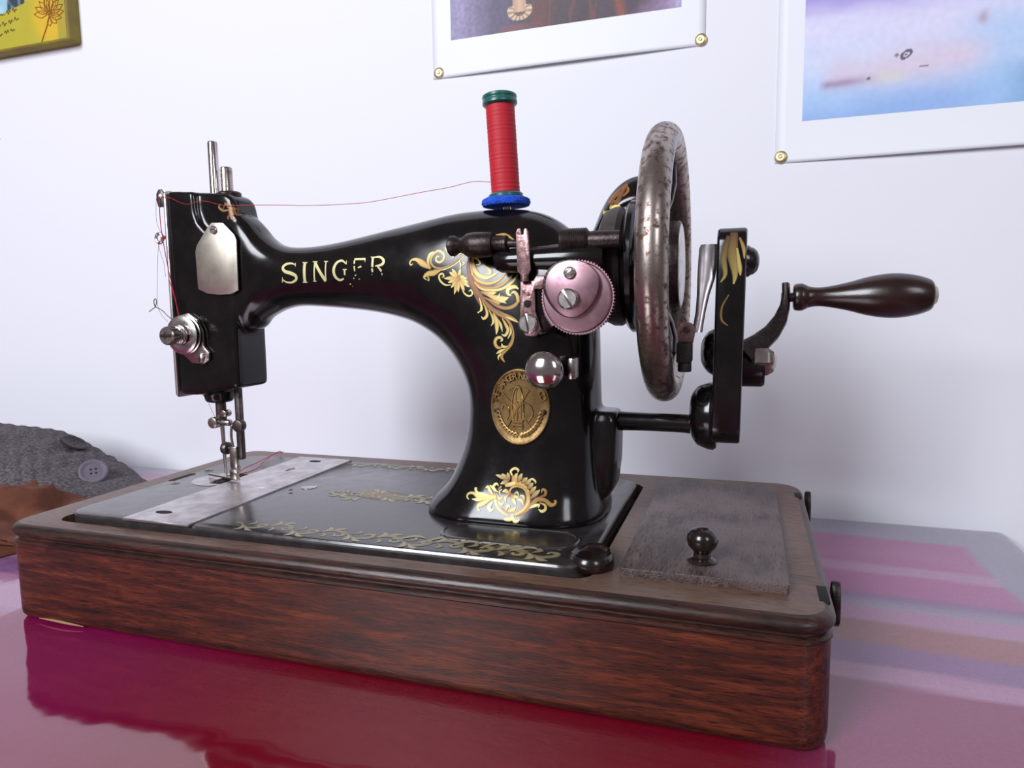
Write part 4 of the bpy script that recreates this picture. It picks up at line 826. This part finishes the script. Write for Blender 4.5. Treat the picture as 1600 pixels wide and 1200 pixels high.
for (x, y, s, f) in ((18.0, 9.9, 1, 1), (19.4, 9.8, 1, -1), (19.2, 10.3, -1, 1), (18.4, 9.4, -1, -1), (20.6, 9.8, 1, 1), (17.2, 9.9, -1, -1), (21.8, 9.9, 1, -1)): bs += scroll(x, y, s, f, 1.1)
ribbons('centre_ornament', fat(bs, 1.7), on_bed, bedo, gold=FADE, label='faded gold ornament in the middle of the bed')

# ---- oval brass badge, curved with the pillar, with raised rim, lettering and shuttle emblem
BX, BZ, BA, BB = 29.15, 12.27, 1.64, 2.06
def on_badge(u, v, off): return onto(BX+u, BZ+v, .05+off)
V, Fc = [], []; NR, NA = 10, 56; V.append(tuple(on_badge(0, 0, .05)))
prof_b = [(.1, .05), (.3, .05), (.5, .05), (.66, .05), (.9, .05), (.93, .09), (.955, .11), (.985, .09), (1.0, .03), (1.0, -.06)]
for (r, h) in prof_b:
    for i in range(NA): V.append(tuple(on_badge(BA*r*math.cos(2*math.pi*i/NA), BB*r*math.sin(2*math.pi*i/NA), h)))
for i in range(NA): Fc.append((0, 1+i, 1+(i+1) % NA))
for r in range(len(prof_b)-1):
    for i in range(NA): a = 1+r*NA+i; b = 1+r*NA+(i+1) % NA; Fc.append((a, a+NA, b+NA, b))
me = bpy.data.meshes.new('badge'); me.from_pydata(V, [], Fc); me.update(); badge = link_mesh('badge', me, 'brass', sm, 60, label='oval embossed brass badge')
M['brass_hi'] = mat('badge_brass_raised', (0.52, 0.36, 0.15), 0.3, 1)
def glyphs(text, size):
    """flat outlines of the letters as meshes, from the built-in font"""
    out = []
    for ch in text:
        cu = bpy.data.curves.new('g', 'FONT'); cu.body = ch; cu.size = size; cu.align_x = 'CENTER'; cu.extrude = 0; cu.resolution_u = 3
        o = bpy.data.objects.new('g', cu); COL.objects.link(o); dgx = bpy.context.evaluated_depsgraph_get(); mm = o.evaluated_get(dgx).to_mesh()
        out.append(([(v.co.x, v.co.y) for v in mm.vertices], [tuple(p.vertices) for p in mm.polygons])); bpy.data.objects.remove(o); bpy.data.curves.remove(cu)
    return out
txt = 'THE SINGER MANFG. CO.'; gl = glyphs(txt, .46); lt = BM()
for i, (ch, (vs, fs)) in enumerate(zip(txt, gl)):
    a = math.radians(168-156*i/(len(txt)-1)); r = .73; cx, cz = BA*r*math.cos(a), BB*r*math.sin(a); tx_, tz_ = BA*math.sin(a), -BB*math.cos(a); q = math.hypot(tx_, tz_); tx_, tz_ = tx_/q, tz_/q
    for s0, s1 in ((.055, .13),):
        top = [lt.verts.new(on_badge(cx+x*tx_-y*tz_*1.0, cz+x*tz_+y*tx_, s1)) for x, y in vs]
        for f in fs:
            try: lt.faces.new([top[k] for k in f])
            except Exception: pass
for f_ in lt.faces: f_.normal_update()
gm = bpy.data.meshes.new('badge_lettering'); lt.to_mesh(gm); lt.free()
bl = link_mesh('badge_lettering', gm, 'brass_hi', badge, False, kind='stuff'); md = bl.modifiers.new('t', 'SOLIDIFY'); md.thickness = .0012; md.offset = 0
em = BM()
def wire(pts, r, h=.07, k=5): r *= 1.35; tube(em, [tuple(on_badge(u, v, h+.015)) for u, v in [(p[0], p[1]) for p in (catmull(pts, k) if k > 1 else pts)]], r, 6, 1)
sh_ = [(-.33, -.76), (-.42, 0), (-.3, .8), (-.05, 1.12), (.12, .8), (.14, .4), (.2, .3), (.2, -.76)]; fv_ = [em.verts.new(on_badge(u, v, .07)) for u, v in sh_]; em.faces.new(fv_)
wire([(-.33, -.75), (-.42, 0), (-.3, .8), (-.05, 1.12), (.12, .8), (.14, .4), (.2, .3), (.2, -.72)], .05); wire([(-.33, -.78), (.2, -.78)], .05, .07, 1)
wire([(-.05, 1.1), (-.16, .6), (-.12, -.7)], .03); wire([(-.1, .35), (.1, .35), (.1, -.6), (-.1, -.6), (-.1, .35)], .035, .09, 1)
wire([(-.3, -.95), (.2, -.95), (.2, -1.12), (-.3, -1.12), (-.3, -.95)], .05, .07, 1)
wire([(-.9, .75), (.6, -1.0)], .025); wire([(.55, .95), (-.65, -1.05)], .035); wire([(.25, .25), (.62, .05), (.72, -.35), (.5, -.75)], .035); wire([(-.95, -.1), (-.85, .12), (-.62, 0), (-.58, -.4), (-.7, -.7)], .03)
wire([(BA*.55*math.cos(t), BB*.55*math.sin(t)) for t in np.linspace(math.radians(50), math.radians(130), 9)], .02, .06, 2)
for k in range(9):
    for s in (1, -1):
        t = math.radians(-90+s*(8+k*8.5)); u, v = BA*.72*math.cos(t), BB*.74*math.sin(t)
        wire([(u-.06*s, v-.1), (u+.12*s, v+.02), (u+.02*s, v+.14), (u-.1*s, v+.02)], .04)
obj('emblem', em, 'brass_hi', badge, label='raised shuttle and wreath emblem')
for s in (-1, 1):
    p_ = on_badge(s*1.28, -.22, .05); rb = BM(); rcyl(rb, p_, (0, -1, 0), .15, .08, .04, 14); obj('rivet', rb, 'gunmetal', badge)


# ------------------------------------------------------------------ things on and around the machine
SPZ = 23.12
ft = BM(); lathe(ft, [(0, 0), (1.05, 0), (1.3, .05), (1.38, .2), (1.34, .4), (1.15, .5), (0, .5)], (27.5, YC, SPZ), (-.02, 0, 1), 72, rough=lambda i, h: .05*noise.noise(Vector((i*.9, h*9, 0))))
obj('felt_pad', ft, 'felt', None, label='round blue felt pad under the spool on the black arm', cat='felt pad')
sl = empty('thread_spool', (27.5, YC, SPZ+.5), 'green plastic spool wound with bright red thread, standing on the blue felt pad', 'spool')
ax = (-.055, 0, 1); B0 = Vector((27.5, YC, SPZ+.48)); axn = Vector(ax).normalized()
cr = BM(); lathe(cr, [(.25, 0), (.9, 0), (.97, .05), (.97, .2), (.9, .27), (.6, .3), (.6, 5.0), (.9, 5.05), (.97, 5.12), (.97, 5.28), (.93, 5.34), (.93, 5.4), (.97, 5.46), (.95, 5.58), (.85, 5.64), (.4, 5.64), (.25, 5.5)], B0, ax, 40, cap=False); obj('spool_core', cr, 'green', sl)
tw = BM(); pr_ = [(.6, .28)]
for i in range(150): pr_.append((.8+.004*(i % 2)+.008*math.sin(i*.9)*math.sin(i*.13), .3+4.72*i/149))
pr_.append((.6, 5.04)); lathe(tw, pr_, B0, ax, 40, cap=False); obj('wound_thread', tw, 'thread', sl)
th = BM(); tube(th, [(26.75, YC, 24.55), (25.6, 10.2, 24.62), (24.15, 10, 24.36), (22.4, 10, 24.2), (20.87, 10, 24.03), (19, 10, 23.85), (17.43, 10, 23.83), (15.8, 10, 23.86), (14.27, 10, 23.93), (12.5, 9.9, 24.05), (10.6, 9.5, 24.1), (9.3, 9.15, 24.1), (7.8, 8.95, 24.45), (6.6, 8.85, 24.3), (5.4, 8.8, 24.75), (4.6, 8.75, 24.9)], .017, 6, 8)
ths = empty('sewing_thread', (15, 10, 22), 'thin red sewing thread strung from the spool to the needle', 'thread')
obj('upper_strand', th, 'thread', ths)
th = BM(); tube(th, [(4.5, 8.8, 24.9), (4.62, 8.65, 23), (4.95, 8.65, 20.5), (5.4, 8.6, 18.5), (5.75, 8.5, 17.2)], .028, 6, 8)
tube(th, [(4.95, 8.7, 19.6), (5.3, 8.7, 18.4), (5.7, 8.6, 17.1)], .022, 6, 6); obj('tension_strand', th, 'thread', ths)
th = BM(); tube(th, [(4.2, 8.85, 24.8), (4.1, 8.85, 23.4), (4.35, 8.9, 22.5), (4.1, 8.9, 21.8), (4.5, 8.8, 20.7), (4.62, 8.75, 19.8)], .012, 5, 6); obj('take_up_strand', th, 'thread_dull', ths); th = BM(); tube(th, [(4.05, 8.95, 22.05), (3.98, 8.8, 20.5), (3.86, 8.7, 18.2), (4.1, 8.7, 17.4), (4.6, 8.7, 16.9)], .012, 5, 6); obj('spring_strand', th, 'thread_dull', ths); th = BM(); tube(th, [(6.3, 10.0, 11.4), (6.6, 10.1, 10.6), (6.85, 10.3, 9.9), (6.95, 10.33, 7.5), (7.0, 10.4, 6.5)], .014, 5, 6); obj('needle_strand', th, 'thread_dull', ths)
th = BM(); tube(th, [(6.95, 10.4, 6.3), (6.7, 11.2, 6.22), (6.5, 12.3, 6.13), (6.0, 13.5, 6.13), (5.75, 15.0, 6.13), (5.4, 16.5, 6.13), (5.1, 17.8, 6.15), (4.6, 19.4, 6.1), (4.2, 20.2, 5.75)], .03, 6, 6)
tube(th, [(6.6, 11.6, 6.13), (7.1, 12.6, 6.13), (6.9, 13.9, 6.13), (6.2, 15.2, 6.13), (5.6, 16.6, 6.13), (5.0, 18.2, 6.15), (4.9, 19.5, 6.05)], .03, 6, 6); obj('thread_tail', th, 'thread', ths)

# grey knitted garment and rust-brown cloth at the left
def mound(xs, vs, yc_of, h_of, wd_of, rib):
    P = np.zeros((len(vs), len(xs), 3))
    for j, v in enumerate(vs):
        a = math.pi*v
        for i, x in enumerate(xs):
            h, wd, yc = h_of(x), wd_of(x), yc_of(x)
            k = 1+rib(x, v, yc-wd*math.cos(a))/max(h, 1.2)
            P[j, i] = (x+0.0*a, yc-wd*math.copysign(abs(math.cos(a))**.8, math.cos(a))*k, max(.02, h*math.sin(a)**.75*k))
    return P
def itp(x, t):
    for (a, va), (b, vb) in zip(t, t[1:]):
        if x <= b: return va+(vb-va)*sstep(0, 1, max(0, (x-a)/(b-a)))
    return t[-1][1]
gx = np.arange(-60, -13.0, .16); gv = np.linspace(0, 1, 90)
hcv = [(-60, 4.5), (-45, 6.0), (-32, 6.05), (-29.5, 5.8), (-26, 4.8), (-23, 3.6), (-20.6, 2.6), (-17.2, 1.5), (-15.2, .9), (-13.2, .15)]
def ribf(x, v, y):
    r = 0.0
    if x < -21: r = .17*(abs(math.sin(math.pi*(x+1.36*(y-20)+.5*noise.noise(Vector((x*.1, v*2, 4))))/1.9))**.7-.6)*sstep(-16.5, -19, x)
    return r+.25*noise.noise(Vector((x*.2, v*3, 2)))
G = mound(gx, gv, lambda x: 22.6+.02*x, lambda x: itp(x, hcv), lambda x: itp(x, [(-60, 8), (-32, 8), (-22, 6.5), (-15.5, 4), (-13.2, 1.5)]), ribf)
gar = link_mesh('knitted_garment', grid_mesh('knitted_garment', G), 'knit', None, 70, label='grey ribbed knitted garment with round buttons heaped at the left by the wall', cat='garment')
def button(c, nrm, r, mt, label):
    bm = BM(); lathe(bm, [(0, 0), (r*.8, 0), (r, .08), (r, .2), (r*.9, .28), (r*.74, .24), (r*.66, .16), (0, .16)], c, nrm, 36)
    b = obj('button', bm, mt, gar, label=label); a, u, v = frame(nrm)
    hb = BM()
    for s in (1, -1):
        for t in (1, -1): rcyl(hb, Vector(c)+u*s*r*.17+v*t*r*.17+a*.155, nrm, r*.085, .012, .002, 10)
    obj('button_hole', hb, 'dark', b)
button((-18.6, 21.85, 2.35), (.62, -.5, .62), 1.25, 'button', 'large pale grey four-hole button')
button((-24.15, 24.5, 4.3), (.5, .12, .86), 1.3, 'button_dark', 'dark button seen edge-on on the upper edge')
# rust-brown cloth: a crumpled fold
bx_ = np.arange(-48, -3.9, .3); bv = np.linspace(0, 1, 50)
bh = [(-48, 2.2), (-30, 2.9), (-24, 2.6), (-20, 2.7), (-16.5, 3.3), (-14.8, 3.3), (-12.6, 2.3), (-10.5, 1.2), (-8, .7), (-5.2, .4), (-4, .1)]
def crumple(x, v, y):
    p = Vector((x*.28, v*4.2, 5.1)); q = 1-abs(noise.noise(p))*2
    return .85*(q-.5)+.45*(1-abs(noise.noise(p*2.1+Vector((3, 1, 0))))*2-.5)
Bc = mound(bx_, bv, lambda x: 11.6, lambda x: itp(x, bh), lambda x: itp(x, [(-48, 4.5), (-14, 4.6), (-8, 3.6), (-4, 1.4)]), crumple)
link_mesh('rust_brown_cloth', grid_mesh('rust_brown_cloth', Bc), 'rust_cloth', None, 40, label='crumpled rust-brown cloth lying in front of the grey knitted garment', cat='cloth')

# ------------------------------------------------------------------ pictures on the wall
def paint(nx, ny, x0, x1, z0, z1, y, f):
    P = np.zeros((ny, nx, 3)); C = np.zeros((ny, nx, 3))
    for j in range(ny):
        for i in range(nx):
            x = x0+(x1-x0)*i/(nx-1); z = z0+(z1-z0)*j/(ny-1); P[j, i] = (x, y(x, z) if callable(y) else y, z); C[j, i] = f(x, z)
    return grid_mesh('print', P, C)
def srgb(r, g, b): return tuple((c/255/12.92 if c/255 < .04045 else ((c/255+.055)/1.055)**2.4) for c in (r, g, b))
def curl(x, z, z0, xa, xb):
    t = (x-xa)/(xb-xa); e = max(0, 1-(z-z0)/6.0)
    return WALL_Y-.03-.4*e*e*max(0, math.sin(math.pi*min(1, max(0, t))))
def sheet(name, x0, x1, z0, z1, parent):
    nx, nz = 40, 24
    P = np.array([[(x0+(x1-x0)*i/nx, curl(x0+(x1-x0)*i/nx, z0+(z1-z0)*(j/nz)**1.5, z0, x0, x1), z0+(z1-z0)*(j/nz)**1.5) for i in range(nx+1)] for j in range(nz+1)])
    o = link_mesh(name, grid_mesh(name, P), 'paper', parent, 60)
    md = o.modifiers.new('thickness', 'SOLIDIFY'); md.thickness = .0004; md.offset = 0
    return o
p1 = empty('poster', (24.6, WALL_Y, 38.5), 'white-bordered poster of a dark purple and red interior, upper middle of the wall', 'poster')
sheet('poster_sheet', 12.45, 36.75, 38.5, 75, p1)
def art1(x, z):
    u = (x-14.3)/20.5; n1 = noise.noise(Vector((x*.5, z*.5, 1))); n2 = noise.noise(Vector((x*1.6, z*.35, 4))); n3 = noise.noise(Vector((x*3, z*3, 9)))
    c = lerp(srgb(150, 140, 178), srgb(84, 74, 104), sstep(0.0, .22, u+.05*n1)); c = lerp(c, srgb(70, 52, 66), sstep(.25, .36, u+.04*n2))
    c = lerp(c, srgb(96, 44, 42), sstep(.36, .4, u+.03*n2)*.8); c = lerp(c, srgb(62, 44, 54), sstep(.42, .5, u))
    c = lerp(c, srgb(112, 58, 44), max(0, math.sin(u*60+3*n2))**6*.7*sstep(.35, .45, u)); c = lerp(c, srgb(70, 55, 70), sstep(.62, .7, u+.04*n1)*.7)
    c = lerp(c, srgb(130, 66, 48), math.exp(-((u-.76+.012*(z-42))/.02)**2)); c = lerp(c, srgb(140, 116, 150), sstep(.78, .93, u+.05*n1)); c = lerp(c, srgb(190, 182, 220), sstep(.93, 1.0, u)*.7)
    k = 1+.28*n3+.2*n2; c = tuple(max(.003, q*k) for q in c)
    dx, dz = (x-20.9), (z-43.4)
    if z < 47.5 and abs(dx) < .62 and z > 43.1: c = tuple(q*(1-.35*abs(dx)/.62) for q in srgb(214, 176, 148))
    rr = math.hypot(dx, (dz)*1.35)
    if .62 < rr < 1.15 and dz < .4: c = lerp(srgb(150, 118, 84), srgb(226, 200, 170), .5+.5*math.sin(math.atan2(dz, dx)*13))
    elif rr <= .62 and dz < -.1: c = srgb(110, 82, 62)
    if dz < -1.15: c = lerp(c, srgb(128, 70, 74), math.exp(-((dx+.4)/1.4)**2)*.8)
    return c
link_mesh('poster_print', paint(330, 150, 14.3, 34.8, 41.72, 52, lambda x, z: curl(x, z, 38.5, 12.45, 36.75)-.03, art1), 'print', p1, False, label='dark purple and red painted interior with a pale candle shape')
p2 = empty('poster', (58, WALL_Y, 28.7), 'white-bordered poster of pale blue and lilac clouds, at the right of the wall', 'poster')
sheet('poster_sheet', 42.3, 74, 28.68, 62, p2)
def art2(x, z):
    n1 = noise.noise(Vector((x*.12, z*.25, 2))); n2 = noise.noise(Vector((x*.5, z*1.0, 6))); n3 = noise.noise(Vector((x*2.2, z*2.2, 3)))
    h = z+1.0*n1+.02*(x-44)
    c = lerp(srgb(150, 184, 236), srgb(176, 206, 246), sstep(32, 34.5, h)); c = lerp(c, srgb(214, 222, 250), sstep(34, 36, h)); c = lerp(c, srgb(224, 222, 250), sstep(36, 38.5, h)); c = lerp(c, srgb(172, 158, 226), sstep(38.6, 41.2, h+.6*n2)*(1-.65*sstep(49, 54, x)))
    c = lerp(c, srgb(168, 206, 246), sstep(53, 58, x)*.6*sstep(40, 37, z)); c = lerp(c, srgb(120, 168, 206), sstep(57, 60, x)*sstep(35.5, 33.5, z)*.7)
    b = math.exp(-((z-(35.2+.05*(x-50)+.9*n1))/1.25)**2)*sstep(45, 46.8, x)*sstep(58, 55, x); c = lerp(c, srgb(226, 208, 226), b*.8)
    b = math.exp(-((z-34.35-.04*(x-46))/.32)**2)*sstep(45.2, 46, x)*sstep(50.5, 47, x); c = lerp(c, srgb(158, 126, 160), b*.75)
    b = math.exp(-((z-34.5)/.45)**2-((x-50.3)/1.1)**2); c = lerp(c, srgb(222, 220, 206), b*.7)
    b = math.exp(-((z-38)/.45)**2-((x-56.3)/.35)**2); c = lerp(c, srgb(176, 160, 176), b*.8)
    r = math.hypot((x-51.4)+(z-36)*-.5, (z-36)*1.0)
    if .2 < r < .36 or r < .09: c = srgb(104, 92, 112)
    if math.hypot(x-50.75, (z-36)*1.3) < .16: c = srgb(140, 132, 150)
    if math.hypot((x-48.9), (z-34.5)*1.2) < .14: c = srgb(120, 112, 128)
    if math.hypot((x-52.6)*.4, (z-35.0)*1.6) < .13: c = srgb(140, 128, 140)
    k = 1+.05*n3+.04*n2; return tuple(min(.95, q*k) for q in c)
link_mesh('poster_print', paint(260, 110, 44.25, 62, 31.8, 43.5, lambda x, z: curl(x, z, 28.68, 42.3, 74)-.03, art2), 'print', p2, False, label='pale blue and lilac cloudy painting')
def tack(x, z, y, label):
    bm = BM(); lathe(bm, [(0, 0), (.42, 0), (.5, .05), (.48, .12), (.36, .2), (.2, .22), (.12, .19), (.09, .27), (0, .29)], (x, y, z), (-.05, -1, .05), 28)
    return obj('drawing_pin', bm, 'tack', None, label=label, cat='pin', group='brass drawing pins holding the posters')
tack(13.05, 39.0, WALL_Y-.05, 'brass drawing pin at the lower left corner of the dark purple poster')
tack(36.4, 38.95, WALL_Y-.05, 'brass drawing pin at the lower right corner of the dark purple poster')
tack(42.75, 29.15, WALL_Y-.05, 'brass drawing pin at the lower left corner of the pale blue poster')

# yellow box canvas at the top left
cv = empty('canvas_picture', (-40, WALL_Y, 46.9), 'yellow box canvas with a brown flower drawing, top left corner of the wall', 'picture')
YF = WALL_Y-1.5
side = rings_mesh([[(x, y, z) for x, z in rrect(-60+o, -29.9-o, 46.95+o, 80-o, .35, 4)] for o, y in ((0, WALL_Y-.02), (0, YF+.25), (.08, YF+.1), (.2, YF+.02))])
M['canvas_edge'] = mat('canvas_edge', srgb(150, 140, 44), .7, var=srgb(132, 112, 60), vscale=20)
obj('canvas_side', side, 'canvas_edge', cv)
def art3(x, z):
    n1 = noise.noise(Vector((x*.3, z*.3, 1)))
    c = lerp(srgb(172, 166, 44), srgb(196, 178, 46), .5+.5*n1); d = math.hypot((x+32.6)/2.6, (z-49.9)/3.2); c = lerp(c, srgb(216, 178, 40), sstep(1.2, .6, d+.2*n1))
    if z > 51.6+.18*(x+36)+.1*n1 and x < -36.0: c = lerp(srgb(150, 196, 214), srgb(44, 62, 78), sstep(-39.0, -38.6, x+.6*n1)); c = lerp(c, srgb(198, 220, 226), max(0, noise.noise(Vector((x*1.2, z*.8, 8)))))
    if x > -31.4: c = lerp(c, srgb(160, 148, 46), .7)
    return c
link_mesh('canvas_front', paint(200, 100, -44, -30.2, 47.2, 55, YF, art3), 'canvas', cv, False)
M['ink'] = mat('brown_ink', srgb(150, 92, 24), .7); M['ink2'] = mat('olive_ink', srgb(92, 84, 26), .7)
fl = BM(); FX, FZ = -32.5, 49.7; yl = YF-.012
def stroke(bm, pts, r=.045): tube(bm, [(x, yl, z) for x, z in pts], r, 5, 5)
stroke(fl, [(FX, FZ), (FX-.4, FZ-.9), (FX-.9, FZ-1.7), (FX-1.4, FZ-2.5)], .07)
for k in range(11):
    a = math.radians(-60+k*27-30); L = 1.9; ca_, sa_ = math.cos(a), math.sin(a)
    if -150 < math.degrees(a) < -105: continue
    b0 = (FX+.3*ca_, FZ+.3*sa_+.2); tip = (FX+L*ca_*1.15, FZ+L*sa_*.8+.5); mid = ((b0[0]+tip[0])/2, (b0[1]+tip[1])/2); o = .35
    stroke(fl, [b0, (mid[0]-o*sa_, mid[1]+o*ca_), tip]); stroke(fl, [b0, (mid[0]+o*sa_, mid[1]-o*ca_), tip])
for k in range(5): stroke(fl, [(FX, FZ), (FX-.6+.4*k, FZ+1.1), (FX-.5+.35*k, FZ+2.6)], .04)
obj('flower_drawing', fl, 'ink', cv)
sc_ = BM()
for row, (zz, n0) in enumerate(((50.3, 7), (49.3, 7), (48.4, 6))):
    for k in range(n0):
        x = -43.6+k*.95+.2*row; z = zz+.12*k; random.seed(row*20+k)
        stroke(sc_, [(x, z), (x+.15, z+random.uniform(.1, .35)), (x+.3, z-random.uniform(0, .2)), (x+.5, z+random.uniform(0, .25)), (x+.7, z+random.uniform(-.05, .1))], .045)
obj('handwriting', sc_, 'ink2', cv)
